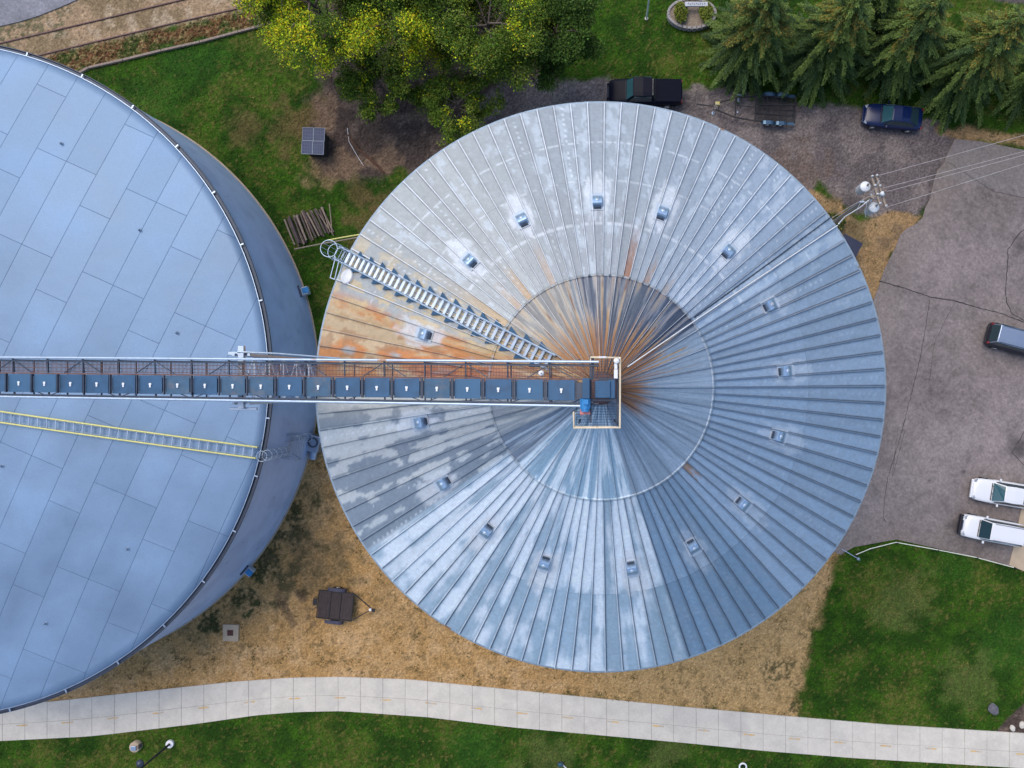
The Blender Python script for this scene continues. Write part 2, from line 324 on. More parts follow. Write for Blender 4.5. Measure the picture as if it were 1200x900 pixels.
# concrete path: separate slabs with open joints
def interp(tb, x):
    return float(np.interp(x, [t[0] for t in tb], [t[1] for t in tb]))
PT = [(-200,836),(0,826),(60,822),(150,812),(270,799),(340,794),(400,793),(480,796),(600,808),(700,818),(800,828),(935,840),(1040,849),(1200,859),(1500,880)]
PB = [(-200,878),(0,868),(100,863),(130,860),(230,848),(300,838),(350,834),(400,833),(500,840),(600,852),(700,861),(800,870),(900,880),(1000,888),(1200,900),(1500,921)]
def path():
    pm = MB(); bm_ = MB(); xs = list(np.arange(-180, 1480, 26.2)); top = []; bot = []
    def pt(px, f): return Vector(P2(px, interp(PT, px)*(1-f)+interp(PB, px)*f))
    for i in range(len(xs)-1):
        a, b = xs[i], xs[i+1]; ga = .14 if i % 2 else .3
        for f0, f1 in ((0, .535), (.541, 1)):
            mid = (a+b)/2
            q = [pt(a+ga, f0), pt(mid, f0), pt(b-ga*.6, f0), pt(b-ga*.6, f1), pt(mid, f1), pt(a+ga, f1)]
            pm.prism([(p.x, p.y) for p in reversed(q)], -.1, .055+random.uniform(-.003, .003))
    o = pm.build('path', M['concrete'], kind='structure', bevel=.006)
    for i in range(len(xs)-1):
        q = [pt(xs[i], 0.004), pt(xs[i+1], .004), pt(xs[i+1], .996), pt(xs[i], .996)]
        bm_.prism([(p.x, p.y) for p in reversed(q)], -.12, .03)
    bm_.build('joint_bed', mat('joint_dirt', (.27, .24, .21), .95), o)
    ym = MB()
    for i in range(28):
        px = 20+i*53.2
        if px > 1500: break
        a, b = pt(px, .60), pt(px+13, .60); ym.beam((a.x, a.y, .062), (b.x, b.y, .062), .11, .004)
    ym.build('dashed_line', M['paint_yellow'], o)
path()
# concrete pad at the right edge of the lot
mb = MB()
for (a, b, c, d) in [((1197,592),(1260,600),(1257,650),(1190,628)), ((1189.5,629.5),(1256,651),(1250,690),(1182,662))]:
    mb.prism([P2(*p) for p in (d, c, b, a)], -.1, .09)
mb.build('concrete_pad', M['concrete_tan'], kind='structure', bevel=.01)

# railway rails half sunk in the gravel, timber edging by the lawn
rt = empty('railway_track', P(150, 30), label='pair of steel rails sunk in tan gravel at the upper left corner', cat='railway track')
for nm, pts in (('rail', [(-150,112),(50,64),(110,49.5),(200,28),(310,3),(500,-45)]), ('rail', [(-150,86),(40,41.5),(110,25),(213,0),(420,-50)])):
    m_ = MB(); q = [P(*p, .0) for p in pts]; loc = rt.location
    for i in range(len(q)-1):
        a, b = q[i]-loc, q[i+1]-loc
        m_.beam(a+Vector((0,0,.0)), b+Vector((0,0,.0)), .045, .1); m_.beam(a+Vector((0,0,.06)), b+Vector((0,0,.06)), .075, .03)
    m_.build(nm, M['rust_steel'], rt)
eb = empty('lawn_edging', P(200, 55), label='long line of weathered timber edging between reddish weeds and green lawn', cat='edging')
ep = [(85,91),(105,80),(145,71),(190,60),(235,50),(280,38),(322,27)]
for i in range(len(ep)-1):
    m_ = MB(); a, b = P(*ep[i])-eb.location, P(*ep[i+1])-eb.location; d = (b-a).normalized()*.02
    m_.beam(a+d+Vector((0,0,.09)), b-d+Vector((0,0,.09)), .17, .2); m_.build('timber', M['wood_light'], eb, bevel=.015)

# ------------------------------------------------------------------ big round grain bin (right)
BX, BY = .15, -.17; BR = 12.8; BZ = 23.5; TS = .55; NP = 105
VENTS = [(612,258),(700,237),(776,250),(853,295),(902,358),(920,435),(912,511),(870,590),(812,640),(740,666),(638,660),(570,622),(520,566),(493,495),(498,392),(551,306)]
def vent_pos(px, py):
    z = 29.
    for _ in range(8):
        q = P(px, py, z); z = roof_z(math.hypot(q.x-BX, q.y-BY))+.1
    return q
def roof_z(r): return BZ + (BR-r)*TS
def rp(deg, r, h=0): a = R(deg); return Vector((BX+r*math.cos(a), BY+r*math.sin(a), roof_z(r)+h))
bin_root = empty('grain_bin', (BX, BY, 0), label='tall round corrugated grain bin with a rust streaked ribbed conical roof under the conveyor head', cat='grain bin')
def build_bin():
    t_ = np.array([0, .06, .08, .17, .3, .44, .56, .7, .84, .985]); nt_ = len(t_)
    th = ((np.arange(NP)[:, None]+t_[None, :])/NP*2*np.pi).ravel(); pan = np.repeat(np.arange(NP), nt_); tt = np.tile(t_, NP)
    RING = [4.34, 6.6, 8.69, 10.63]
    r = np.unique(np.round(np.r_[np.linspace(.55, 12.8, 176), 4.26, 4.30, 4.38, 4.42, 8.66, 8.70, 10.60, 10.66, 6.57, 6.63], 3))
    TH, RR = np.meshgrid(th, r, indexing='ij'); PA = np.repeat(pan[:, None], len(r), 1); TT = np.repeat(tt[:, None], len(r), 1)
    rib = (TT < .07) | (TT > .999)
    hi = np.where(RR < 4.3, np.where(PA % 3 == 0, .09, .012), .105)
    h = np.where(rib, hi, 0.)+np.where((TT > .29) & (TT < .31), .0, 0)
    h += np.where(np.abs(RR-4.34) < .06, .045, 0)+np.where(RR < 8.68, .03, 0)+np.where(RR < 4.34, .035, 0)
    h += (fbm(TH*30, RR*.8, 77, 3)-.5)*.03
    Z = BZ+(BR-RR)*TS+h; X = RR*np.cos(TH); Y = RR*np.sin(TH)
    # ---- weathering of the sheets (patina, oxide bloom, rust), and tones set sector by sector
    deg = np.degrees(TH); rs = np.random.default_rng(5)
    pr = rs.random(NP+1)[PA]; pr2 = rs.random(NP+1)[PA]; pr3 = rs.random(NP+1)[PA]
    u = PA+TT
    nA = fbm(u*1.1, RR*.8, 41, 4); nB = fbm(u*2.6, RR*2.2+9, 51, 3); nF = fbm(u*6, RR*5, 61, 2); 
    C = np.zeros(TH.shape+(3,)); stre = fbm(u*2.3, RR*.45, 71, 4)
    def sec(a, b, soft=1.5):                             # angular window
        d = (deg-(a+b)/2+180) % 360-180; return sstep((b-a)/2+soft, (b-a)/2-soft, np.abs(d))
    C[...] = (.36, .435, .53)
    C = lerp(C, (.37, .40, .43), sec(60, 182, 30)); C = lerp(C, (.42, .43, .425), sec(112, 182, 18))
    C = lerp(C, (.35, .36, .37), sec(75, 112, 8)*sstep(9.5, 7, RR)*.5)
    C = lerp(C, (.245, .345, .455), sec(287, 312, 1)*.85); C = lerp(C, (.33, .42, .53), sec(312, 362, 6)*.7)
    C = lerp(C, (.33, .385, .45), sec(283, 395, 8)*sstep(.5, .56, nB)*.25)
    # bright blotched sector, lower side
    epen = sstep(.26, .0, np.minimum(TT, 1-TT))*.075
    for q in RING[1:]: epen = epen+sstep(.4, 0, np.abs(RR-q))*.08
    s1 = sec(214.6, 288, .3)
    c1 = lerp(np.broadcast_to((.38, .49, .58), C.shape), (.74, .79, .84), sstep(.36, .58, fbm(u*1.5, RR*.45, 141, 4)*.6+nA*.4-epen*1.1+(pr-.5)*.2+np.where((RR > 8.69) & (deg > 238), -.09, .05)))
    C = lerp(C, c1, s1)
    # grey sector with cream bloom, left below the conveyor
    s2 = sec(181, 215, .4)
    c2 = lerp(np.broadcast_to((.27, .31, .36), C.shape), (.57, .58, .58), sstep(.46, .49, fbm(u*1.3, RR*.55, 151, 4)*.6+nA*.4+.04-epen*1.5+(pr2-.5)*.16+(198-deg)*.011))
    c2 = lerp(c2, (.6, .54, .44), sstep(190, 182, deg)*.6); C = lerp(C, c2, s2)
    # bloom edges at the eave on the upper half, pale blotches
    up = sec(20, 178, 12)
    blot = sstep(.60, .64, nB*.7+nA*.3+(pr-.5)*.25)*up
    C = lerp(C, (.58, .63, .68), blot*.45)
    # bolt lines: dotted, along some sheets, and dashes on the purlin rings
    dot = (np.abs(TT-.56) < .06) & (pr3 > .55) & (np.mod(RR*3.3+pr*3, 1) < .4) & (nA > .46)
    C = lerp(C, (.74, .77, .80), dot*np.where((deg < 25) | (deg > 225), .16, .6))
    for q in RING[1:]: C = lerp(C, (.72, .74, .76), ((np.abs(RR-q) < .045) & (TT > .12) & (TT < .9) & (fbm(u*3, RR*0+q, 3, 2) > .42))*np.where((deg < 180) & (deg > 30), .5, .08))
    # inner cone
    inn = sstep(4.36, 4.30, RR)
    stripe = sstep(.42, .62, stre)
    ci = lerp(np.broadcast_to((.30, .36, .43), C.shape), (.36, .42, .49), stripe)
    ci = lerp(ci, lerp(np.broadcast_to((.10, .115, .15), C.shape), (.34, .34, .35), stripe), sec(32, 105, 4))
    ci = lerp(ci, lerp(np.broadcast_to((.26, .25, .24), C.shape), (.44, .42, .38), stripe), sec(105, 182, 6))
    ci = lerp(ci, lerp(np.broadcast_to((.32, .45, .55), C.shape), (.70, .77, .82), sstep(.44, .56, stre*.5+nA*.5)), sec(222, 286, 1))
    ci = lerp(ci, lerp(np.broadcast_to((.34, .36, .38), C.shape), (.58, .57, .54), stripe), sec(181, 206, 3)*.9)
    ci = lerp(ci, lerp(np.broadcast_to((.17, .21, .27), C.shape), (.50, .56, .62), stripe), sec(206, 222, 2)*.75)
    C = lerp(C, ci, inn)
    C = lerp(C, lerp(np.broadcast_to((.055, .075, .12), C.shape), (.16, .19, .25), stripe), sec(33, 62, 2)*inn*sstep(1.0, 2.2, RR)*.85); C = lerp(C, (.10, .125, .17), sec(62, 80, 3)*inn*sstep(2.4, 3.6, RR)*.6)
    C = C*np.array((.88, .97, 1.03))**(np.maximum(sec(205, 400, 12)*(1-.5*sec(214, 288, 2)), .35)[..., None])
    # rust
    rust1 = sstep(.72, .25, RR/4.34+(.5-stre)*1.6)*inn*np.maximum(sec(12, 182, 14), sec(-40, 20, 12)*sstep(2.4, 1.2, RR))
    rust1 = np.maximum(rust1, inn*sec(40, 182, 20)*sstep(.54, .66, stre)*.45)
    rc = lerp(np.broadcast_to((.34, .155, .05), C.shape), (.46, .33, .19), sstep(1.6, 3.4, RR))
    C = lerp(C, lerp(rc, (.20, .085, .035), sstep(.5, .72, fbm(u*2.5, RR*1.5, 91, 3))), rust1*.95)
    orange = sec(160.5, 186, 2.0)*(1-inn*.2)*(deg < 181.5)
    oc = lerp(np.broadcast_to((.56, .24, .08), C.shape), (.56, .42, .26), sstep(.48, .66, nA)); oc = lerp(oc, (.48, .11, .06), sstep(10.5, 6, RR)*sec(170, 180, 4)*sstep(.4, .55, nB)*.8); oc = lerp(oc, (.36, .19, .09), sstep(.56, .62, nB)*.6)
    C = lerp(C, oc, orange*sstep(.3, .5, nA+.15)*.96)
    C = lerp(C, (.64, .50, .28), sec(148, 164, 5)*sstep(.44, .56, nB)*.7)
    for a, r0, r1, cc, wgt in ((77.5, 4.4, 7.2, (.30, .13, .06), .85), (129, 4.4, 6.6, (.58, .36, .16), .6), (137, 4.4, 6.3, (.5, .3, .14), .5), (146, 4.4, 8.5, (.6, .40, .18), .6), (66, 4.4, 5.8, (.40, .22, .12), .6),
                             (116, 4.4, 7, (.5, .33, .2), .5), (-47, 4.4, 5.6, (.36, .2, .1), .8), (55, 4.4, 5.4, (.45, .3, .18), .4)):
        p = int(a/360*NP) % NP; C = lerp(C, cc, (PA == p)*sstep(r1, r0, RR+(nF-.5)*1.2)*sstep(4.3, 4.4, RR)*wgt)
    C = lerp(C, (.52, .57, .62), (np.abs(RR-4.34) < .06)*(fbm(u*2, u*0, 8, 2) > .38)*.5)
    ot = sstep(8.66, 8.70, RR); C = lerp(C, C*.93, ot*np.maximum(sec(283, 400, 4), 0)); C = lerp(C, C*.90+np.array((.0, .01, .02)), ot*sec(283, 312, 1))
    for vx, vy in VENTS:                                 # bleached run-off patch round every vent
        q = vent_pos(vx, vy); ar = math.atan2(q.y-BY, q.x-BX); rr_ = math.hypot(q.x-BX, q.y-BY)
        da = ((TH-ar+math.pi) % (2*math.pi)-math.pi)*RR; dr = RR-rr_-.35
        C = lerp(C, (.66, .70, .74), sstep(1.15, .75, np.sqrt((da/.55)**2+(dr/1.15)**2)+(nB-.5)*1.1)*np.where(math.degrees(ar) % 360 < 40 or math.degrees(ar) % 360 > 285, .3, .75))
    C = lerp(C, (.72, .75, .79), (rib & ((inn < .5) | (PA % 3 == 0)))*np.where((deg > 20) & (deg < 160), .9, np.where((deg > 215) & (deg < 286), .5, .1)))      # pale ridge of each standing seam, strongest on the upper half
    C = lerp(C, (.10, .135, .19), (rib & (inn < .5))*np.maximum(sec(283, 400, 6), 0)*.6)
    C = lerp(C, (.055, .07, .10), ((TT > .07) & (TT < .095) | (TT > .97))*np.where((deg > 225) | (deg < 30), .9, .42)*np.where(TT > .9, .2, 1)*np.where(inn > .5, np.where((PA % 3 == 0) & (TT < .1) | (PA % 3 == 2) & (TT > .9), .8, .12), 1))   # dark line at the foot of each seam, mostly on one side
    C *= (.9+.2*nF)[..., None]*(1+(pr-.5)*.16)[..., None]
    nth, nr = TH.shape; I = np.arange(nth*nr).reshape(nth, nr); J = np.roll(I, -1, 0)
    F = np.stack([I[:, :-1], I[:, 1:], J[:, 1:], J[:, :-1]], -1).reshape(-1, 4)
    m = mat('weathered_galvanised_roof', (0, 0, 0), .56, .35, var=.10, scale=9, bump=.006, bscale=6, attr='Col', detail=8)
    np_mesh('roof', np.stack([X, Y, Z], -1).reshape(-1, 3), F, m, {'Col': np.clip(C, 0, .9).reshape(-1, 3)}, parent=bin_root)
build_bin()
L0 = Vector((BX, BY, 0))
mb = MB(); prof = []
for i in range(int(23.2/.1)+1): prof.append((12.55+(.02 if i % 2 else -.02), .1+i*.1))
mb.lathe(prof, 120); mb.build('wall', M['galv'], bin_root)
mb = MB(); mb.lathe([(12.5, -.1), (12.9, -.1), (12.9, .12), (12.5, .12)], 96, smooth=False); mb.build('foundation', M['concrete'], bin_root)
mb = MB(); mb.lathe([(12.72, BZ-.02), (12.9, BZ-.06), (12.9, BZ-.2), (12.84, BZ-.2), (12.84, BZ-.1)], 210); mb.build('eave_trim', M['galv_light'], bin_root)
mb = MB(); mb.lathe([(.62, roof_z(.62)+.02), (.58, roof_z(.6)+.10), (.4, roof_z(.6)+.16), (.01, roof_z(.6)+.18)], 32); mb.build('roof_cap', M['rust_steel'], bin_root)
# roof vents
def roof_vent(px, py):
    z = 29.
    for _ in range(6):
        q = P(px, py, z); rr = math.hypot(q.x-BX, q.y-BY); z = roof_z(rr)+.1
    a = math.atan2(q.y-BY, q.x-BX); sl = math.atan(TS)
    rootm = Matrix.Translation(Vector((q.x-BX, q.y-BY, roof_z(rr)+.04)))@Matrix.Rotation(a, 4, 'Z')@Matrix.Rotation(sl, 4, 'Y')
    def put(mb_, nm, mt, par, bv=0):
        o = mb_.build(nm, mt, par, bevel=bv); return o
    fl = MB(); fl.prism([(-.42,-.27),(.42,-.33),(.52,-.2),(.52,.2),(.42,.33),(-.42,.27)], .0, .03)
    vs = fl.v; fl.v = [tuple(rootm@Vector(x)) for x in vs]; f = fl.build('roof_vent', M['vent_flange'], bin_root)
    hd = MB(); n = 9; pts = []                            # hood: curls from the outer edge up and over towards the peak
    for i in range(n+1):
        t = i/n; pts.append((.34-.62*t, .05+.27*math.sin(t*math.pi*.62)**.8 if t > 0 else .03))
    vs = [];
    for s_ in (-.2, .2): vs += [(x, s_, zz) for x, zz in pts]
    fs = [(i, i+1, n+1+i+1, n+1+i) for i in range(n)]
    vs += [(pts[-1][0], -.2, .03), (pts[-1][0], .2, .03)]; k = len(vs)-2
    fs += [tuple(range(n, -1, -1))+(k,), tuple(range(n+1, 2*n+2))+(k+1,), (n, k, k+1, 2*n+1)]
    hd.add(vs, fs); hd.v = [tuple(rootm@Vector(x)) for x in hd.v]; hd.build('hood', M['vent_hood'], f, bevel=.012)
    ov = MB(); ov.lathe([(.001, .335), (.085, .335), (.095, .30)], 16, (-.1, 0, 0)); ov.v = [tuple(rootm@Vector(x)) for x in ov.v]; ov.build('cap', M['galv_light'], f)
    cl = MB(); cl.beam((-.35, 0, .035), (-.35, 0, .12), .3, .04); cl.v = [tuple(rootm@Vector(x)) for x in cl.v]; cl.build('screen', M['dark_steel'], f)
M['vent_flange'] = mat('vent_flange', (.50, .57, .65), .5, .3, var=.1, scale=8)
M['vent_hood'] = mat('vent_hood', (.34, .48, .66), .32, .55, var=.15, scale=6)
for p in VENTS: roof_vent(*p)
# roof stair at 153 degrees with handrails, ladder cage at the eave
def loc(v): return Vector(v)-L0
SA = 153.0
st = MB().beam(loc(rp(SA, 12.75, .1)), loc(rp(SA, 2.2, .1)), .03, .03); sd_ = Vector((-math.sin(R(SA)), math.cos(R(SA)), 0))
for s_ in (-.27, .27): st.beam(loc(rp(SA, 12.85, .14))+sd_*s_, loc(rp(SA, 2.0, .14))+sd_*s_, .04, .12)
stair = st.build('roof_stair', M['galv'], bin_root)
tr = MB(); r_ = 12.7
while r_ > 2.1:
    c = loc(rp(SA, r_, .20)); tr.box(c, (.10, .52, .03), R(SA)); r_ -= .30
tr.build('tread', M['galv'], stair)
for s_ in (-.29, .29):
    hr = MB(); hr.pipe([loc(rp(SA, 13.05, .95))+sd_*s_, loc(rp(SA, 2.0, .95))+sd_*s_], .026, 6); hr.pipe([loc(rp(SA, 12.9, .55))+sd_*s_, loc(rp(SA, 2.0, .55))+sd_*s_], .014, 6)
    for k in range(10):
        rr = 12.7-k*1.15; hr.pipe([loc(rp(SA, rr, .1))+sd_*s_, loc(rp(SA, rr, .95))+sd_*s_], .016, 6)
    hr.build('handrail', M['galv_light'], stair)
    br = MB(); rr = 12.3
    while rr > 2.2:                                      # triangular step brackets beside each tread pair
        a = loc(rp(SA, rr, .06)); b = loc(rp(SA, rr-.5, .06)); c = loc(rp(SA, rr-.02, .09)); o_ = sd_*s_; w_ = sd_*(s_/abs(s_))*.24
        v6 = [a+o_, b+o_, a+o_+w_, a+o_+Vector((0,0,.05)), b+o_+Vector((0,0,.05)), a+o_+w_+Vector((0,0,.05))]
        br.add(v6, [(0,1,2),(3,5,4),(0,3,4,1),(1,4,5,2),(2,5,3,0)]); rr -= .68
    br.build('step_bracket', M['cover'], stair)
cg = MB(); cc = Vector((13.28*math.cos(R(SA)), 13.28*math.sin(R(SA)), 0)); 
for k in range(14): cg.ring(cc+Vector((0, 0, 24.6-k*.85)), .37, .018, 20)
for k in range(8):
    a = R(SA-105+k*30); q = cc+Vector((.37*math.cos(a), .37*math.sin(a), 0)); cg.pipe([q+Vector((0,0,24.6)), q+Vector((0,0,13.3))], .012, 5)
cg.build('ladder_cage', M['galv_light'], bin_root)
ld = MB()
for s_ in (-.22, .22): q = Vector((12.98*math.cos(R(SA)), 12.98*math.sin(R(SA)), 0))+sd_*s_; ld.pipe([q+Vector((0,0,.3)), q+Vector((0,0,24.4))], .022, 6)
for k in range(78): q = Vector((12.98*math.cos(R(SA)), 12.98*math.sin(R(SA)), .5+k*.305)); ld.pipe([q-sd_*.22, q+sd_*.22], .014, 5)
ld.build('wall_ladder', M['galv'], bin_root)
lp = MB()
for a, b in ((13.0, 0), (13.4, 0)): pass
q0 = loc(P(397, 304, 24.0)); q1 = loc(P(391, 327, 24.0)); q2 = loc(P(396, 329, 24.0)); q3 = loc(P(401, 308, 24.0))
for zz in (.0, .9): 
    for a, b in ((q0, q1), (q1, q2), (q3, q2)): lp.pipe([a+Vector((0,0,zz-.5)), b+Vector((0,0,zz-.5))], .022, 6)
for q in (q0, q1, q2, q3): lp.pipe([q+Vector((0,0,-.5)), q+Vector((0,0,.4))], .02, 6)
lp.build('gate_rail', M['galv_light'], bin_root)
hb = MB(); a = P(402, 322, 24); rr = math.hypot(a.x-BX, a.y-BY); dg = math.degrees(math.atan2(a.y-BY, a.x-BX)); rr = min(rr, 12.3)
q = loc(rp(dg, rr, 0)); tm = Matrix.Translation(q)@Matrix.Rotation(R(dg), 4, 'Z')@Matrix.Rotation(math.atan(TS), 4, 'Y')
hb.lathe([(.34, 0), (.34, .12), (.30, .15), (.12, .17), (.001, .2)], 28); hb.v = [tuple(tm@Vector(x)) for x in hb.v]; hb.build('round_hatch', M['white'], bin_root, bevel=.01)
# cables up the roof to the head platform
cb = MB(); cb.pipe([loc(rp(34.3, 12.9, .12)), loc(rp(34.6, 9, .12)), loc(rp(35.5, 4.5, .12)), loc(rp(39, 1.2, .3))], .022, 6); cb.build('power_conduit', M['white'], bin_root)
cb = MB(); cb.pipe([loc(rp(36.4, 12.9, .06)), loc(rp(36.4, 9, .06)), loc(rp(36.9, 4.5, .06))], .025, 6); cb.build('cable', M['dark_steel'], bin_root)

# ------------------------------------------------------------------ low wide storage tank (left)
TX, TY, TR, TZ = -44.4, .23, 22.6, 8.17
tank = empty('storage_tank', (TX, TY, 0), label='wide low steel storage tank with smooth blue grey panelled roof on the left', cat='storage tank')
def tank_mat():
    m = bpy.data.materials.new('tank_roof_sheets'); m.use_nodes = True; n = m.node_tree.nodes; l = m.node_tree.links; b = n["Principled BSDF"]
    tc = n.new("ShaderNodeTexCoord"); mp = n.new("ShaderNodeMapping"); mp.inputs['Rotation'].default_value = (0, 0, R(-65.5)); mp.inputs['Location'].default_value = (1.3, .55, 0); l.new(tc.outputs['Object'], mp.inputs[0])
    nz0 = n.new("ShaderNodeTexNoise"); nz0.inputs['Scale'].default_value = .12; l.new(tc.outputs['Object'], nz0.inputs[0])
    br = n.new("ShaderNodeTexBrick"); l.new(mp.outputs[0], br.inputs[0])
    br.inputs['Scale'].default_value = 1; br.inputs['Brick Width'].default_value = 6.1; br.inputs['Row Height'].default_value = 2.12; br.inputs['Mortar Size'].default_value = .02; br.inputs['Mortar Smooth'].default_value = .6
    br.offset = .37; br.offset_frequency = 3; br.inputs['Color1'].default_value = (.175, .27, .40, 1); br.inputs['Color2'].default_value = (.20, .30, .44, 1); br.inputs['Mortar'].default_value = (.07, .13, .22, 1); br.inputs['Bias'].default_value = 0
    nz = n.new("ShaderNodeTexNoise"); nz.inputs['Scale'].default_value = .22; nz.inputs['Detail'].default_value = 5; l.new(tc.outputs['Object'], nz.inputs[0])
    nf = n.new("ShaderNodeTexNoise"); nf.inputs['Scale'].default_value = 12; nf.inputs['Detail'].default_value = 6; l.new(tc.outputs['Object'], nf.inputs[0])
    mr = n.new("ShaderNodeMapRange"); mr.inputs[1].default_value = .3; mr.inputs[2].default_value = .7; mr.inputs[3].default_value = .80; mr.inputs[4].default_value = 1.18; l.new(nz.outputs[0], mr.inputs[0])
    mf = n.new("ShaderNodeMapRange"); mf.inputs[1].default_value = .3; mf.inputs[2].default_value = .7; mf.inputs[3].default_value = .95; mf.inputs[4].default_value = 1.05; l.new(nf.outputs[0], mf.inputs[0])
    mu = n.new("ShaderNodeMath"); mu.operation = 'MULTIPLY'; l.new(mr.outputs[0], mu.inputs[0]); l.new(mf.outputs[0], mu.inputs[1])
    hs = n.new("ShaderNodeHueSaturation"); l.new(br.outputs[0], hs.inputs['Color']); l.new(mu.outputs[0], hs.inputs['Value']); l.new(hs.outputs[0], b.inputs['Base Color'])
    b.inputs['Metallic'].default_value = .35
    rr = n.new("ShaderNodeMapRange"); rr.inputs[1].default_value = .3; rr.inputs[2].default_value = .7; rr.inputs[3].default_value = .5; rr.inputs[4].default_value = .64; l.new(nz.outputs[0], rr.inputs[0]); l.new(rr.outputs[0], b.inputs['Roughness'])
    bp = n.new("ShaderNodeBump"); bp.inputs['Strength'].default_value = .6; bp.inputs['Distance'].default_value = .02; bp.invert = True; l.new(br.outputs['Fac'], bp.inputs['Height'])
    b2 = n.new("ShaderNodeBump"); b2.inputs['Strength'].default_value = .3; b2.inputs['Distance'].default_value = .3; l.new(nz.outputs[0], b2.inputs['Height']); l.new(bp.outputs[0], b2.inputs['Normal']); l.new(b2.outputs[0], b.inputs['Normal'])
    return m
M['tank'] = tank_mat()
def dome(r): return TZ+1.5*(1-(r/TR)**2)
mb = MB(); mb.lathe([(.001, dome(0))]+[(r, dome(r)) for r in np.linspace(1, 22.42, 40)]+[(22.44, TZ-.12)], 180); mb.build('roof', M['tank'], tank)
M['tank_wall'] = mat('tank_wall_steel', (.44, .56, .80), .3, .0, var=.06, scale=1.2, c2=(.38, .49, .72), c2scale=.4)
mb = MB(); pr_ = []
for i in range(5): z0 = .1+i*1.6; pr_ += [(TR-.005*i, z0), (TR-.005*i, z0+1.58)]
mb.lathe(pr_, 180); mb.build('wall', M['tank_wall'], tank)
mb = MB(); mb.lathe([(22.42, TZ-.02), (22.46, TZ+.05), (22.50, TZ+.05), (22.50, TZ-.02)], 180, smooth=False); mb.build('roof_rim', M['galv'], tank)
mb = MB(); mb.lathe([(22.50, TZ-.1), (22.66, TZ-.1), (22.72, TZ+.0), (22.76, TZ+.0), (22.74, TZ-.16), (22.5, TZ-.16)], 180, smooth=False); mb.build('gutter', M['gutter'] if 'gutter' in M else M['dark_steel'], tank)
mb = MB(); mb.lathe([(22.5, -.1), (22.7, -.1), (22.7, .06), (22.5, .06)], 180, smooth=False); mb.build('foundation', M['concrete_tan'], tank)
for k in range(36):
    a = R(k*10+3.5)
    if math.cos(a) < -.2: continue
    mb = MB(); mb.box((22.6*math.cos(a), 22.6*math.sin(a), TZ+.05), (.26, .09, .04), a); mb.build('rim_bracket', M['galv'], tank)
for px, py in ((69,167),(162,269),(147,644),(50,732),(10,545),(206,390)):
    q = P(px, py, 9.0); rr = math.hypot(q.x-TX, q.y-TY); z = dome(rr); mb = MB(); c = (q.x-TX, q.y-TY, z-.02)
    mb.lathe([(.11, 0), (.11, .03), (.05, .05), (.05, .16), (.08, .17), (.001, .2)], 14, c); mb.build('roof_nozzle', M['galv'], tank)
# grey ladder with yellow rails across the tank roof
T0 = Vector((TX, TY, 0))
def tz(p): return dome(math.hypot(p.x-TX, p.y-TY))
tl = None
for (a0, b0) in (((-40,473.5),(297,525)), ((-40,486),(295,538))):
    mb = MB(); pts = []
    for i in range(13):
        t = i/12; q = P(a0[0]*(1-t)+b0[0]*t, a0[1]*(1-t)+b0[1]*t, 9.0); q.z = tz(q)+.28; pts.append(q-T0)
    mb.pipe(pts, .055, 6)
    for q in pts[::2]: mb.beam(q-Vector((0,0,.27)), q, .03)
    if tl is None:
        l1 = pts
        lad = MB()
    else: pass
    tl = (tl or []) + [pts]; 
    mb.build('yellow_rail', M['yellow'], tank)
lad = MB()
for i in range(34):
    t = (i+.5)/34; f = t*12; k = int(f); g = f-k; a = tl[0][k].lerp(tl[0][k+1], g); b = tl[1][k].lerp(tl[1][k+1], g)
    lad.beam(a-Vector((0,0,.05)), b-Vector((0,0,.05)), .06, .03)
for s_ in (.15, .85): lad.pipe([tl[0][k].lerp(tl[1][k], s_)-Vector((0,0,.1)) for k in range(13)], .015, 5)
lad.build('roof_ladder', M['galv'], tank)
# caged wall ladder with a mid landing
la = math.atan2(P(305, 531, TZ).y-TY, P(305, 531, TZ).x-TX); ldir = Vector((math.cos(la), math.sin(la), 0)); lperp = Vector((-ldir.y, ldir.x, 0))
mb = MB(); cq = ldir*(TR+.42)
for k in range(6): mb.ring(cq+Vector((0,0,9.1-k*.75)), .34, .016, 18)
for k in range(7): a = la-R(90)+k*R(30); q = cq+Vector((.34*math.cos(a), .34*math.sin(a), 0)); mb.pipe([q+Vector((0,0,9.1)), q+Vector((0,0,5.3))], .012, 5)
cq2 = ldir*(TR+.55)+lperp*.8
for k in range(3): mb.ring(cq2+Vector((0,0,3.9-k*.7)), .34, .016, 18)
mb.build('ladder_cage', M['galv_light'], tank)
mb = MB()
for o_, z0, z1 in ((0, 4.4, 9.2), (.8, .2, 5.4)):
    for s_ in (-.22, .22): q = ldir*(TR+.18)+lperp*(s_+o_); mb.pipe([q+Vector((0,0,z0)), q+Vector((0,0,z1))], .022, 6)
    z = z0+.2
    while z < z1: q = ldir*(TR+.18)+lperp*o_; mb.pipe([q-lperp*.22+Vector((0,0,z)), q+lperp*.22+Vector((0,0,z))], .014, 5); z += .3
mb.build('wall_ladder', M['galv'], tank)
mb = MB(); pc = ldir*(TR+.6)+lperp*.3+Vector((0,0,4.3))
for k in range(9): mb.beam(pc+ldir*(-.45+k*.115)-lperp*.8, pc+ldir*(-.45+k*.115)+lperp*.8, .02, .03)
for zz in (0, .5, 1.05):
    c4 = [pc+ldir*.5-lperp*.85, pc+ldir*.5+lperp*.85, pc-ldir*.45+lperp*.85]; c4 = [pc-ldir*.45-lperp*.85]+c4
    for a, b in zip(c4[:-1], c4[1:]): mb.pipe([a+Vector((0,0,zz)), b+Vector((0,0,zz))], .022, 6)
for q in c4: mb.pipe([q, q+Vector((0,0,1.05))], .022, 6)
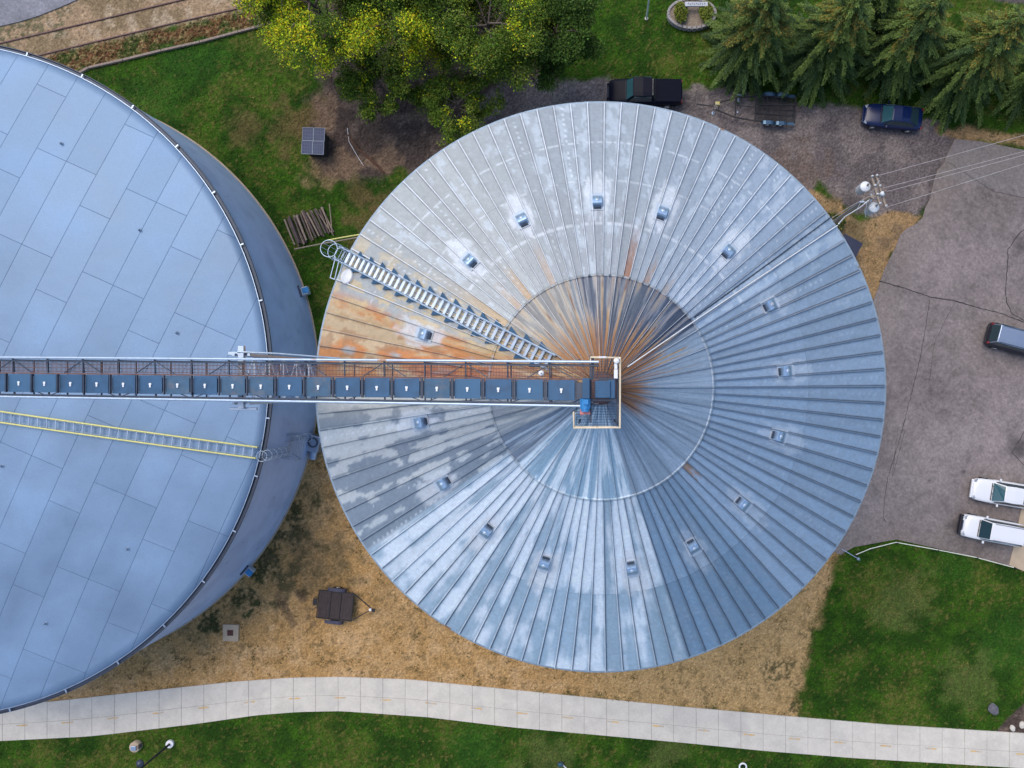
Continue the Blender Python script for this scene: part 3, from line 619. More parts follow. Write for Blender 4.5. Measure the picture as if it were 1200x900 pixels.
for s_ in (-.8, .8): mb.beam(pc+ldir*.45+lperp*s_, pc-ldir*.5+lperp*s_-Vector((0,0,.9)), .05)
mb.build('landing', M['galv'], tank)
for px, py in ((360,341),(292,667)):
    q = P(px, py, .6); a = math.atan2(q.y-TY, q.x-TX); d = Vector((math.cos(a), math.sin(a), 0)); mb = MB()
    mb.box(d*(TR+.3)+Vector((0,0,.75)), (.62, .6, .5), a); hb_ = mb.build('side_hatch', M['vent_flange'], tank, bevel=.04)
    mb = MB(); mb.box(d*(TR+.45)+Vector((0,0,1.03)), (.5, .42, .05), a); mb.build('hatch_lid', M['motor'], hb_, bevel=.02)
    mb = MB(); mb.box(d*(TR+.08)+Vector((0,0,1.2)), (.12, .9, .1), a); mb.build('bracket', M['dark_steel'], hb_)

# ------------------------------------------------------------------ overhead conveyor with its head platform
def cz(x): return float(np.interp(x, [-34, -22, .9], [28.6, 29.4, 32.5]))
def cyc(x): return float(np.interp(x, [-34, -22, 0], [.34, .21, -.05]))       # centre line
CL = Vector((-13.1, .1, 0))
cv = empty('grain_conveyor', CL, label='long dark blue covered conveyor on a light railed truss running to the bin peak', cat='conveyor')
def cp(x, off, h=0): return Vector((x, cyc(x)+off, cz(x)+h))-CL
xe = .05; xs_ = -33.
for off, h, r_, mt, nm in ((.74, .1, .055, 'galv_light', 'top_chord'), (-.70, .1, .055, 'galv_light', 'top_chord')):
    r_ = .044; mb = MB(); e = xe if off > 0 else -.3
    mb.pipe([cp(xs_, off, h), cp(-22, off, h), cp(e, off, h)], r_, 8); mb.build(nm, M[mt], cv)
for off, mt in ((.62, 'dark_steel'), (-.62, 'dark_steel'), (.17, 'rust_steel'), (.66, 'dark_steel')):
    mb = MB(); h = -.05 if off != .66 else -1.0
    mb.beam(cp(xs_, off, h), cp(-22, off, h), .05, .1); mb.beam(cp(-22, off, h), cp(xe, off, h), .05, .1); mb.build('chord_beam', M[mt], cv)
mb = MB()
x = -32.8; step = 1.42; i = 0
while x < -.6:                                            # deck bracing seen through the walkway side
    mb.beam(cp(x, .70, -.02), cp(x, -.68, -.1), .045, .05)
    if i % 2 == 0: mb.beam(cp(x, .66, -.02), cp(x+.75, .2, -.04), .03); mb.beam(cp(x, .66, -.02), cp(x-.75, .2, -.04), .03)
    else: mb.beam(cp(x, -.66, -.02), cp(x+.45, -.5, -.04), .03); mb.beam(cp(x, -.66, -.02), cp(x-.45, -.5, -.04), .03)
    for s_ in (.66, -.66):                                # side lattice going down
        mb.beam(cp(x, s_, 0), cp(x, s_, -1.0), .04); mb.beam(cp(x, s_, 0), cp(x+step, s_, -1.0), .03)
    mb.beam(cp(x, .66, -1.0), cp(x, -.66, -1.0), .04)
    x += step; i += 1
mb.build('lattice', M['dark_steel'], cv)
mb = MB(); mb.beam(cp(xs_, -.66, -1.), cp(-22, -.66, -1.), .05, .1); mb.beam(cp(-22, -.66, -1.), cp(-1, -.66, -1.), .05, .1); mb.build('chord_beam', M['dark_steel'], cv)
gr = MB(); x = -32.9
while x < -.4: gr.beam(cp(x, .64, -.12), cp(x, .2, -.12), .011, .02); x += .052
for o_ in (.25, .38, .51, .62): gr.beam(cp(xs_, o_, -.12), cp(-22, o_, -.12), .02, .03); gr.beam(cp(-22, o_, -.12), cp(-.4, o_, -.12), .02, .03)
gr.build('walkway_grating', M['rust_steel'], cv)
tm_ = MB()
for a, b in ((xs_, -22), (-22, -.4)): 
    va, vb = cp(a, -.19, -.2), cp(b, -.19, -.2); tm_.beam(va, vb, .5, .36)
tm_.build('trough', M['dark_steel'], cv)
CVM = [M['cover'], mat('slate_cover_dusty', (.05, .115, .19), .65, .1, var=.2, scale=4, c2=(.10, .13, .17), c2scale=3, c2cut=(.52, .7)), mat('slate_cover_faded', (.04, .12, .22), .55, .15, var=.15, scale=2)]
x = -.72
while x > -32.5:
    c = cp(x-.46, -.19, 0); sl = math.atan2(cz(x)-cz(x-.92), .92); wd = .9
    Mx = Matrix.Rotation(-sl, 3, 'Y'); mb = MB(); n_ = 6
    mb.box(c+Vector((0,0,.02)), (wd, .66, .03), M=Mx); cvp = mb.build('cover', random.choice(CVM), cv, bevel=.008)
    for e_ in (-1, 1):
        mb = MB(); mb.box(c+Vector((e_*(wd/2+.035),0,.03)), (.045, .68, .06), M=Mx)
        if e_ > 0:
            for s_ in (-.29, .29): mb.box(c+Vector((wd/2+.06, s_, .065)), (.10, .03, .03), M=Mx)
        mb.build('clamp', M['dark_steel'], cvp)
    mb = MB(); mb.box(c+Vector((.0, .02, .055)), (.09, .07, .04), M=Mx); mb.box(c+Vector((.0, -.055, .055)), (.06, .09, .04), M=Mx); mb.build('latch', M['white'], cvp, bevel=.008)
    x -= 1.05
# head: drive box, motor, spout housing
PZ = 31.35
def h(x, y, z=0): return Vector((x, y, z))-CL
mb = MB(); mb.box(h(-.36, -.17, 32.62), (.24, .66, .42)); mb.build('drive_box', M['cover'], cv, bevel=.02)
mb = MB(); mb.box(h(.17, -.2, 32.3), (.5, .56, .5)); mb.box(h(.47, -.2, 32.25), (.22, .6, .42)); mb.build('head_housing', M['cover'], cv, bevel=.02)
mb = MB(); mb.pipe([h(-.39, -.5, 32.6), h(-.39, -.84, 32.6)], .155, 16)
for k in range(10): a = k*math.pi/5; mb.beam(h(-.39+.16*math.cos(a), -.52, 32.6+.16*math.sin(a)), h(-.39+.16*math.cos(a), -.8, 32.6+.16*math.sin(a)), .015, .03)
mo = mb.build('motor', M['motor'], cv); mb = MB(); mb.pipe([h(-.39, -.84, 32.6), h(-.39, -.92, 32.6)], .13, 16); mb.box(h(-.36, -.6, 32.79), (.14, .16, .08)); mb.build('terminal_box', M['motor_l'] if 'motor_l' in M else M['motor'], mo)
mb = MB(); mb.box(h(-.40, -.97, 32.35), (.34, .1, .2)); mb.box(h(-.5, -.9, 32.35), (.1, .3, .03)); mb.build('motor_bracket', M['red'], cv, bevel=.01)
mb = MB(); mb.box(h(.1, .13, 32.3), (1.1, .07, .12)); mb.box(h(.1, -.55, 32.3), (1.05, .07, .12)); mb.box(h(-.22, -.2, 32.25), (.07, 2.2, .12)); mb.box(h(.66, -.3, 32.1), (.06, 2.2, .1)); mb.box(h(-.14, .5, 32.2), (.07, .7, .1)); mb.box(h(.2, -.72, 32.1), (.9, .03, .06))
for xx in (-.6, .6):
    for yy in (-1.3, .75): mb.beam(h(xx, yy, 30.1), h(xx, yy, 32.3), .06)
mb.build('head_frame', M['dark_steel'], cv)
mb = MB(); y = -1.42
while y < .83: mb.beam(h(-.74 if y < -.75 else -.25, y, PZ), h(.72, y, PZ), .012, .03); y += .09
for xx in (-.7, -.35, 0, .35, .7): mb.beam(h(xx, -1.42 if True else 0, PZ-.02), h(xx, .83 if xx > -.3 else -.75, PZ-.02), .015, .04)
mb.build('platform_grating', M['dark_steel'], cv)
mb = MB(); pl = [(-.22,.66),(-.22,.84),(.74,.84),(.74,-1.45),(-.77,-1.45),(-.77,-.95)]
for zz in (32.45, 31.9): mb.pipe([h(a, b, zz) for a, b in pl], .032, 8)
for i in range(len(pl)-1):
    a, b = pl[i], pl[i+1]; n = max(1, int(math.hypot(a[0]-b[0], a[1]-b[1])/.7))
    for k in range(n+1): t = k/n; mb.pipe([h(a[0]*(1-t)+b[0]*t, a[1]*(1-t)+b[1]*t, PZ), h(a[0]*(1-t)+b[0]*t, a[1]*(1-t)+b[1]*t, 32.45)], .024, 6)
mb.build('platform_railing', M['rail_cream'], cv)
mb = MB(); mb.box(h(.17, .84, 32.52), (.25, .05, .12)); mb.build('light_box', M['white'], cv, bevel=.01)
mb = MB(); mb.lathe([(.001, .1), (.08, .08), (.1, 0), (.001, 0)], 14, h(.62, .72, 32.5)); mb.box(h(.6, .6, 32.45), (.1, .28, .1)); mb.box(h(.6, .3, 32.45), (.12, .3, .08)); mb.pipe([h(.7, .8, 32.4), h(.7, .8, 32.8)], .02); mb.build('control_box', M['white'], cv, bevel=.01)
mb = MB(); mb.lathe([(.1, 0), (.1, .06), (.05, .1), (.001, .1)], 14, cp(-2.3+.45, .36, -.1)); mb.lathe([(.02, 0), (.02, .4)], 6, cp(-1.85, .36, -.3)); mb.build('work_lamp', M['white'], cv)

# ------------------------------------------------------------------ lattice tower that carries the conveyor
tw = empty('support_tower', (-13.1, .1, 0), label='narrow grey lattice tower under the conveyor between tank and grain bin', cat='tower')
cs = [(-.28, -.85), (.28, -.85), (.28, .95), (-.28, .95)]
mb = MB()
for x, y in cs: mb.beam((x, y, 0), (x, y, 29.4), .09)
mb.build('tower_legs', M['galv'], tw)
mb = MB(); z = .5
while z < 28:
    for i in range(4):
        a, b = cs[i], cs[(i+1) % 4]; mb.beam((*a, z), (*b, z+1.3), .04); mb.beam((*b, z), (*a, z+1.3), .04); mb.beam((*a, z), (*b, z), .04)
    z += 1.3
mb.build('cross_bracing', M['galv_light'], tw)
mb = MB(); mb.box((.0, .12, 29.35), (.22, 2.3, .16)); mb.box((-.2, 1.0, 29.2), (.7, .12, .12)); mb.box((0, -1.05, 29.2), (1.0, .1, .1)); mb.build('head_beam', M['galv'], tw, bevel=.01)
mb = MB(); mb.pipe([(-.1, 1.05, 29.45), (1.2, 1.0, 29.2), (3.2, .85, 28.2)], .035, 6); mb.build('brace_pipe', M['galv_light'], tw)

# ------------------------------------------------------------------ vehicles
def car(name, loc_, rz, label, cat, L=4.6, W=1.8, H=1.45, style='sedan', pm=None, roofm=None, group=None, glass='glass_teal', bumper=None):
    root = empty(name, loc_, rz, label, cat, group); hw = W/2; B = lambda: MB()
    if style == 'sedan': pr = dict(x=[.5,.47,.40,.2,.12,-.28,-.36,-.46,-.5], z=[.55,.68,.76,.90,.94,.98,1.0,.95,.8], ws=(.20,.055), rw=(-.40,-.24), hr=H)
    elif style == 'suv': pr = dict(x=[.5,.475,.41,.24,.15,-.3,-.4,-.475,-.5], z=[.62,.82,.95,1.06,1.08,1.1,1.1,1.08,.9], ws=(.235,.12), rw=(-.485,-.43), hr=H)
    else: pr = dict(x=[.5,.48,.42,.26,.2,-.1,-.14,-.47,-.5], z=[.7,.95,1.08,1.15,1.17,1.18,1.18,1.18,1.1], ws=(.245,.165), rw=(-.115,-.09), hr=H)
    wk = [.66,.85,.95,1,1,1,.99,.94,.80] if style == 'sedan' else [.80,.92,.97,1,1,1,.99,.97,.92]; vs = []; n = 11; zb = .3 if style != 'pickup' else .42
    st_ = []
    for i, (x, zt, k) in enumerate(zip(pr['x'], pr['z'], wk)):
        w_ = hw*k; row = [(w_*.80, zb), (w_*.97, zb+.12), (w_, .55), (w_*.985, zt-.16), (w_*.93, zt-.05), (w_*.80, zt), (w_*.45, zt+.025), (0, zt+.035)]
        full = [(a, c) for a, c in row]+[(-a, c) for a, c in reversed(row[:-1])]; st_.append([(x*L, a, c) for a, c in full])
    m_ = B(); nn = len(st_[0]); vs = [q for s in st_ for q in s]; fs = []
    for i in range(len(st_)-1):
        for j in range(nn-1): fs.append((i*nn+j, (i+1)*nn+j, (i+1)*nn+j+1, i*nn+j+1))
        fs.append((i*nn+nn-1, (i+1)*nn+nn-1, (i+1)*nn, i*nn))
    fs += [tuple(range(nn)), tuple(range(len(vs)-1, len(vs)-nn-1, -1))]
    m_.add(vs, fs, True); body = m_.build('body', pm, root)
    md = body.modifiers.new('s', 'SUBSURF'); md.levels = 1; md.render_levels = 1
    def beltz(f): return float(np.interp(-f, [-q for q in pr['x']], pr['z']))
    x0, x1 = pr['ws'][0]*L, pr['ws'][1]*L; x2, x3 = pr['rw'][1]*L, pr['rw'][0]*L; zr = pr['hr']
    zb0, zb3 = beltz(pr['ws'][0])-.0, beltz(pr['rw'][0])-.0; wb, wr = hw*.87, hw*.68
    if style != 'sedan': wr = hw*.76
    sect = [(x0, wb*.92, zb0), (x1, wr*.95, zr-.03), ((x1+x2)/2, wr, zr+.01), (x2, wr*.95, zr-.03), (x3, wb*.92, zb3)]
    c_ = B(); vs = []
    for (x, w_, z) in sect[1:4]: vs += [(x, w_, z), (x, w_*.55, z+.03), (x, -w_*.55, z+.03), (x, -w_, z)]
    # cabin shell: base ring and roof ring
    base = [(x0, wb*.92, zb0-.05), ((x1*.9+x0*.1), wb, .88), (x2, wb, .88), (x3, wb*.92, zb3-.05)]
    vb = base+[(x, -y, z) for x, y, z in reversed(base)]; k = len(vs); vs += vb
    f_ = [(0,1,5,4),(1,2,6,5),(2,3,7,6),(4,5,9,8),(5,6,10,9),(6,7,11,10)]
    b = [k+i for i in range(8)]
    f_ += [(b[0], b[7], 3, 2, 1, 0), (b[1], b[0], 0), (b[1], 0, 4, 8, b[2]), (b[2], 8, b[3]), (b[3], 8, 9, 10, 11, b[4]), (b[4], 11, b[5]), (b[5], 11, 7, 3, b[6]), (b[6], 3, b[7])]
    c_.add(vs, f_); cab = c_.build('cabin', roofm or pm, root, bevel=.04)
    def panel(nm, q, off, mt, par=root, inset=(.06, .06)):
        q = [Vector(v_) for v_ in q]; cen = sum(q, Vector())/len(q); nrm = (q[1]-q[0]).cross(q[2]-q[1]).normalized()
        if nrm.dot(cen-Vector((0, 0, .7))) < 0: nrm = -nrm
        q = [v_+(cen-v_).normalized()*inset[0]+nrm*off for v_ in q]; t_ = [v_-nrm*.05 for v_ in q]; nq = len(q)
        return B().add(q+t_, [tuple(range(nq)), tuple(range(2*nq-1, nq-1, -1))]+[(i, (i+1) % nq, (i+1) % nq+nq, i+nq) for i in range(nq)]).build(nm, mt, par, bevel=.008)
    panel('windshield', [(x0+.02, wb*.90, zb0+.02), (x1, wr*.95, zr-.03), (x1, wr*.5, zr-.005), (x1, -wr*.5, zr-.005), (x1, -wr*.95, zr-.03), (x0+.02, -wb*.90, zb0+.02)], .03, M[glass])
    panel('rear_window', [(x3-.02, wb*.88, zb3+.03), (x2, wr*.92, zr-.03), (x2, -wr*.92, zr-.03), (x3-.02, -wb*.88, zb3+.03)], .03, M['glass'])
    for s_ in (1, -1):
        zz = .98 if style != 'sedan' else .93
        if style == 'pickup': zz = 1.15
        panel('side_window', [(x0-.12, s_*wb*.99, zz+.02), (x1-.03, s_*(wr+.01), zr-.07), (x2+.03, s_*(wr+.01), zr-.07), (x3+.14, s_*wb*.99, zz+.02)], .025, M['glass'], inset=(.05, .05))
        B().box((x1+.28*(x0-x1)+.1, s_*(hw+.06), (zr+zb0)/2-.13), (.13, .2, .14)).build('mirror', pm, root, bevel=.03)
        B().box((L/2-.24, s_*hw*.68, .655 if style == 'sedan' else .82), (.26, .26, .09), s_*-.5).build('headlight', M['lens'], root, bevel=.03)
        B().box((-L/2+.1, s_*hw*.74, .78 if style == 'sedan' else .95), (.12, .26, .14 if style == 'sedan' else .3), s_*.3).build('tail_light', M['tail'], root, bevel=.02)
        for fx in (.31, -.30):
            wx = fx*L; rw_ = .33 if style == 'sedan' else .38
            wh = B().lathe([(.0, -.01), (rw_*.62, 0), (rw_, .03), (rw_, .2), (rw_*.6, .22), (0.0, .2)], 20)
            wh.v = [(q[0]+wx, s_*(hw-.19+q[2]), q[1]+rw_) for q in wh.v]; wo = wh.build('wheel', M['black'], root)
            rm = B().lathe([(0.0, .235), (rw_*.3, .235), (rw_*.6, .222), (rw_*.6, .2)], 16); rm.v = [(q[0]+wx, s_*(hw-.19+q[2]), q[1]+rw_) for q in rm.v]; rm.build('rim', M['chrome'], wo)
        if style == 'suv': m2 = B(); m2.pipe([(x1-.2, s_*wr*.9, zr-.0), (x1-.35, s_*wr*.9, zr+.07), (x2+.3, s_*wr*.9, zr+.07), (x2+.15, s_*wr*.9, zr)], .02, 6); m2.build('roof_rack', M['dark_steel'], root)
        m2 = B(); m2.beam((x0*.9, s_*(hw-.01), .62), (-L*.42, s_*(hw-.01), .64), .03, .05); m2.build('side_trim', bumper or pm, root)
    B().box((L/2-.02, 0, .52), (.26 if style == 'suv' else .14, W*(.86 if style == 'suv' else .78), .34 if style == 'suv' else .2)).build('bumper', bumper or pm, root, bevel=.05)
    B().box((-L/2+.06, 0, .5), (.14, W*.8, .22)).build('bumper', bumper or pm, root, bevel=.05)
    B().box((L/2-.03, 0, .52 if style == 'sedan' else .76), (.09, W*.42, .12)).build('grille', M['dark_steel'], root, bevel=.02)
    m2 = B(); m2.beam((x0+.10, -hw*.72, zb0+.045), (x0+.10, hw*.72, zb0+.045), .05, .03); m2.build('cowl', M['black'], root)
    m2 = B(); m2.beam((x0+.06, .1, zb0+.075), (x0-.12, .55, zb0+.12), .02); m2.beam((x0+.06, -.5, zb0+.075), (x0-.1, .02, zb0+.12), .02); m2.build('wiper', M['black'], root)
    return root
WHITE = paint('car_white', (.82, .82, .83)); NAVY = mat('car_navy', (.004, .014, .07), .22, 0, var=0, spec=.45); BLACKP = mat('car_black', (.003, .004, .012), .4, 0, var=0, spec=.12)
SILV = paint('car_silver_blue', (.30, .36, .46), .22, .5); DGREY = mat('car_charcoal', (.02, .02, .03), .35, 0, var=0, spec=.35)
car('parked_car', P(1042, 140.5), R(180-6), 'dark navy blue sedan parked on the gravel below the spruces', 'car', 4.55, 1.78, 1.42, 'sedan', NAVY, glass='glass_teal')
car('parked_car', P(1170, 576.5), R(180-9), 'white sedan with teal windshield parked nearest the lot edge, upper of the white pair', 'car', 4.85, 1.85, 1.45, 'sedan', WHITE)
s_ = car('parked_suv', P(1156, 619), R(180-10.5), 'white suv with black front bumper and roof rails parked beside the lawn', 'suv', 4.7, 1.82, 1.75, 'suv', WHITE, glass='glass', bumper=DGREY)
s_ = car('parked_suv', P(1187, 400.5), R(-15), 'dark suv with pale blue grey roof half out of frame at the right edge', 'suv', 4.9, 1.88, 1.78, 'suv', DGREY, SILV)
pk = car('pickup_truck', P(755, 113), R(180-.5), 'black pickup truck with covered bed parked behind the grain bin', 'pickup', 5.75, 1.98, 1.85, 'pickup', BLACKP, glass='glass_teal')
MB().box((-1.78, 0, 1.21), (1.98, 1.74, .06)).build('bed_cover', mat('bed_cover', (.003, .004, .012), .6, spec=.08, var=0), pk, bevel=.02)

# ------------------------------------------------------------------ trailers
def wheel(root, x, y, r=.32, w_=.2):
    s = 1 if y > 0 else -1; wh = MB().lathe([(0, 0), (r*.6, 0), (r, .03), (r, w_-.03), (r*.6, w_), (0, w_)], 18); wh.v = [(q[0]+x, y+s*(q[2]-w_/2), q[1]+r) for q in wh.v]; o = wh.build('wheel', M['black'], root)
    rm = MB().lathe([(0, w_+.015), (r*.55, w_+.01), (r*.55, w_)], 12); rm.v = [(q[0]+x, y+s*(q[2]-w_/2), q[1]+r) for q in rm.v]; rm.build('rim', M['chrome'], o)
def fender(root, x, y, l=1.5, w_=.26, z=.72, m=None, n=8):
    mb = MB(); prof = [(-l/2, z-.28), (-l/2+.12, z-.06), (-l/2+.3, z), (l/2-.3, z), (l/2-.12, z-.06), (l/2, z-.28)]
    vs = [(x+a, y-w_/2, b) for a, b in prof]+[(x+a, y+w_/2, b) for a, b in prof]+[(x+a, y-w_/2, b-.02) for a, b in prof]+[(x+a, y+w_/2, b-.02) for a, b in prof]; k = 6
    fs = [(i, i+1, k+i+1, k+i) for i in range(5)]+[(2*k+i, 3*k+i, 3*k+i+1, 2*k+i+1) for i in range(5)]+[(i, 2*k+i, 2*k+i+1, i+1) for i in range(5)]+[(k+i, k+i+1, 3*k+i+1, 3*k+i) for i in range(5)]
    mb.add(vs, fs); mb.build('fender', m, root)
# boat style trailer on the gravel; local +x to the rear (right in the photo)
M['fender_blue'] = mat('fender_blue', (.05, .11, .18), .3, .4, var=.2)
tr1 = empty('utility_trailer', P(880, 130), R(-3), 'open black steel trailer frame with blue fenders and yellow winch hitched behind the black pickup', 'trailer')
mb = MB()
for y in (-1.0, 1.0): mb.beam((.2, y*.95, .55), (3.35, y*.95, .55), .1, .1)
for x in (.25, 1.1, 2.2, 3.3): mb.beam((x, -.95, .55), (x, .95, .55), .09, .08)
for y in (-.35, .3): mb.beam((.3, y, .57), (3.3, y*1.3, .57), .09, .08)
mb.beam((2.2, 0, .58), (3.3, 0, .58), .08)
for y in (-.95, .95): mb.beam((.2, y, .5), (-1.3, y*.8, .5), .09, .08); mb.beam((-1.3, y*.8, .5), (-3.0, y*.18, .5), .09, .08)
mb.beam((-1.3, -.8, .52), (-1.3, .8, .52), .09, .08); mb.beam((-3.0, 0, .5), (-4.3, .12, .5), .07, .08); mb.beam((-2.6, -.3, .52), (-2.6, .3, .52), .08); mb.beam((-1.3, .15, .52), (.2, .1, .52), .04)
mb.build('frame', M['black'], tr1)
mb = MB()
for k in range(40): mb.box((.3+k*.075, 0, .5), (.022, 1.8, .012))
mb.build('mesh_floor', M['black'], tr1)
for y in (-1.1, 1.1):
    for x in (1.25, 2.25): wheel(tr1, x, y*.98)
    fender(tr1, 1.25, y, 1.0, .28, .76, M['fender_blue']); fender(tr1, 2.25, y, 1.0, .28, .76, M['fender_blue'])
    mb = MB(); mb.box((3.0, y*.97, .6), (.5, .22, .06)); mb.build('step_plate', M['fender_blue'], tr1, bevel=.01)
mb = MB(); mb.box((-2.75, .16, .68), (.34, .26, .22)); mb.build('winch', mat('winch_yellow', (.5, .42, .12), .5, c2=(.35, .36, .34), c2scale=8), tr1, bevel=.03)
mb = MB(); mb.pipe([(-2.95, -.35, .1), (-2.95, -.35, .95)], .035, 8); mb.disc((-2.95, -.35, .03), .13, .06); mb.build('jack', M['galv'], tr1)
mb = MB(); mb.box((-1.15, .55, .62), (.12, .3, .1)); mb.box((-1.15, -.4, .62), (.1, .12, .1)); mb.box((-1.1, .95, .6), (.35, .08, .1)); mb.build('bracket', M['galv'], tr1)
tr2 = empty('flat_trailer', P(396, 707), R(180-6), 'small brown plank deck trailer standing on dry grass between tank and bin', 'trailer')
mb = MB()
for k in range(12):
    mb.box((-1.2+.218*k-.0, 0, .56), (.215, 2.05, .04))
mb.build('deck', M['deck'] if 'deck' in M else mat('deck_planks', (.05, .036, .034), .9, var=.3, scale=4), tr2, bevel=.005)
mb = MB()
for y in (-1.07, 1.07): mb.beam((-1.35, y, .56), (1.35, y, .56), .06, .1)
for x in (-1.35, 1.35, 0.4, -.4): mb.beam((x, -1.07, .6), (x, 1.07, .6), .05, .06)
mb.build('frame', M['black'], tr2)
mb = MB(); mb.beam((-1.35, 1.05, .52), (-2.8, .03, .5), .06, .08); mb.beam((-1.35, -1.05, .52), (-2.8, -.03, .5), .06, .08); mb.box((-2.9, 0, .55), (.35, .12, .1)); mb.box((-3.0, .04, .62), (.22, .22, .14)); mb.build('tongue', M['black'], tr2)
mb = MB(); mb.beam((1.35, -.7, .5), (1.75, -.35, .5), .05); mb.beam((1.35, .2, .5), (1.8, .55, .5), .05); mb.box((1.62, -.1, .5), (.3, .5, .06)); mb.build('ramp_bracket', M['galv_dark'] if 'galv_dark' in M else M['black'], tr2)
M['fender_grey'] = mat('fender_grey', (.07, .065, .095), .4, .4, var=.2)
for y in (-1.26, 1.26): wheel(tr2, 0, y); fender(tr2, 0, y, 1.5, .26, .74, M['fender_grey'])
mb = MB(); mb.disc((-2.75, 0, .5), .1, .2); mb.build('hitch_cap', M['white'], tr2)

# ------------------------------------------------------------------ small things on the ground
sp_ = empty('manhole_pad', P(271, 741), 0, 'square tan concrete pad with a rusty central hatch on dry grass', 'manhole')
MB().prism([(-.62,-.65),(.6,-.68),(.63,.62),(-.6,.66)], -.1, .12).build('pad', M['concrete_tan'], sp_, bevel=.03)
MB().box((-.02, .0, .13), (.46, .44, .03)).build('hatch', mat('rusty_hatch', (.11, .04, .03), .8, .2), sp_, bevel=.01)

# solar panelled box under the tree
sb = empty('solar_shed', P(375, 172), R(-2), 'small dark shed box topped with four solar panels on the left lawn', 'solar shed')
MB().box((0, 0, .55), (1.35, 1.6, 1.1)).build('cabinet', M['black'], sb, bevel=.02)
M['frame_grey'] = mat('frame_grey', (.25, .30, .38), .5)
def solar_mat():
    m = bpy.data.materials.new('solar_cells'); m.use_nodes = True; n = m.node_tree.nodes; l = m.node_tree.links; b = n["Principled BSDF"]
    tc = n.new("ShaderNodeTexCoord"); br = n.new("ShaderNodeTexBrick"); l.new(tc.outputs['Object'], br.inputs[0]); br.offset = 0
    br.inputs['Scale'].default_value = 1; br.inputs['Brick Width'].default_value = .13; br.inputs['Row Height'].default_value = .26; br.inputs['Mortar Size'].default_value = .007
    br.inputs['Color1'].default_value = (.012, .025, .08, 1); br.inputs['Color2'].default_value = (.018, .035, .10, 1); br.inputs['Mortar'].default_value = (.06, .10, .18, 1)
    l.new(br.outputs[0], b.inputs['Base Color']); b.inputs['Roughness'].default_value = .3; b.inputs['Specular IOR Level'].default_value = .15; return m
M['solar'] = solar_mat()
for x in (-.43, .43):
    for y in (-.52, .52):
        p_ = MB().box((x, y, 1.30-.08*y), (.80, .98, .04)).build('solar_panel', M['solar'], sb); 
        f_ = MB()
        for a, b in (((-.41, -.5), (.41, -.5)), ((.41, -.5), (.41, .5)), ((.41, .5), (-.41, .5)), ((-.41, .5), (-.41, -.5))): f_.beam((x+a[0], y+a[1], 1.325-.08*y), (x+b[0], y+b[1], 1.325-.08*y), .022, .05)
        f_.build('panel_frame', M['frame_grey'], p_)
MB().box((0, 0, 1.17), (1.5, 1.9, .1)).build('roof_board', M['dark_steel'], sb)

# pile of split posts
def post(px0, py0, px1, py1, z, r, m, lab, grp):
    a, b = P(px0, py0, z), P(px1, py1, z); mb = MB(); mid = (a+b)/2+Vector((random.uniform(-.03, .03), random.uniform(-.03, .03), random.uniform(0, .04)))
    mb.pipe([a, mid, b], [r, r*.95, r*.85], 7); o = (a+b)/2; o.z = z-r; mb.build('wooden_post', m, origin=o, label=lab, cat='post', group=grp)
for lay in range(2):
    for k in range(13 if lay == 0 else 8):
        t = k/12 if lay == 0 else (k+1.3)/10; bx = 333+t*44; by = 256-t*13
        j = lambda s=1.5: random.uniform(-s, s)
        post(bx+j(), by+j(2.5), bx+13+j(), by+33-t*5+j(2), .12+lay*.22, random.uniform(.055, .085)*1.2, M['wood'] if (k*7+lay) % 3 else M['wood_light'], 'dark weathered wooden post lying in the pile beside the tank', 'posts in the wood pile')
for k, (a, b, c, d) in enumerate([(370,245,391,276),(378,243,387,272),(386,239,389,273)]): post(a, b, c, d, .16+.08*k, .045, M['wood_light'], 'thin pale pole lying loose on the right side of the wood pile', 'thin poles beside the wood pile')
mb = MB(); mb.pipe([P(345, 292, .7), P(375, 286, .9), P(432, 276, 1.1)], .05, 8); mb.build('long_pipe', M['pole'], origin=P(388, 284), label='long grey pipe lying below the wood pile, reaching from the tank wall', cat='pipe')
mb = MB(); mb.pipe([P(384, 281.5, 1.0), P(405, 277.5, 1.1), P(433, 273, 1.2)], .05, 8); mb.build('yellow_pipe', M['yellow'], origin=P(408, 277), label='yellow pipe beside the grain bin edge above the ladder cage', cat='pipe')
# fallen branch and cord
mb = MB(); mb.pipe([P(408, 158, .1), P(420, 175, .12), P(438, 190, .1), P(450, 203, .08)], [.05, .08, .1, .07], 7); mb.pipe([P(433, 186, .1), P(441, 183, .2)], [.05, .02], 6); mb.build('fallen_branch', mat('red_bark', (.10, .045, .025), .9, var=.3), origin=P(428, 183), label='dark reddish fallen branch on bare soil under the yellow tree', cat='branch')
mb = MB(); mb.pipe([P(407, 150, .06), P(409, 166, .06), P(420, 185, .06), P(426, 194, .06)], .018, 5); mb.build('cord', M['white'], origin=P(412, 170), label='thin pale cord lying beside the fallen branch', cat='cord')
# gas/fan box by tank
af = empty('aeration_fan', P(372, 519), R(-15), 'grey blower box at the foot of the tank beside the bin', 'fan')
MB().box((0, 0, .45), (1.0, 1.3, .9)).build('housing', M['galv'], af, bevel=.08)
mb = MB(); mb.lathe([(.38, 0), (.38, .12), (.3, .12), (.3, .02)], 20, (0, .1, .9)); mb.build('inlet_ring', M['dark_steel'], af)
mb = MB(); mb.pipe([(.1, -.6, .5), (.1, -1.2, .4)], .3, 14); mb.build('duct', M['galv'], af)
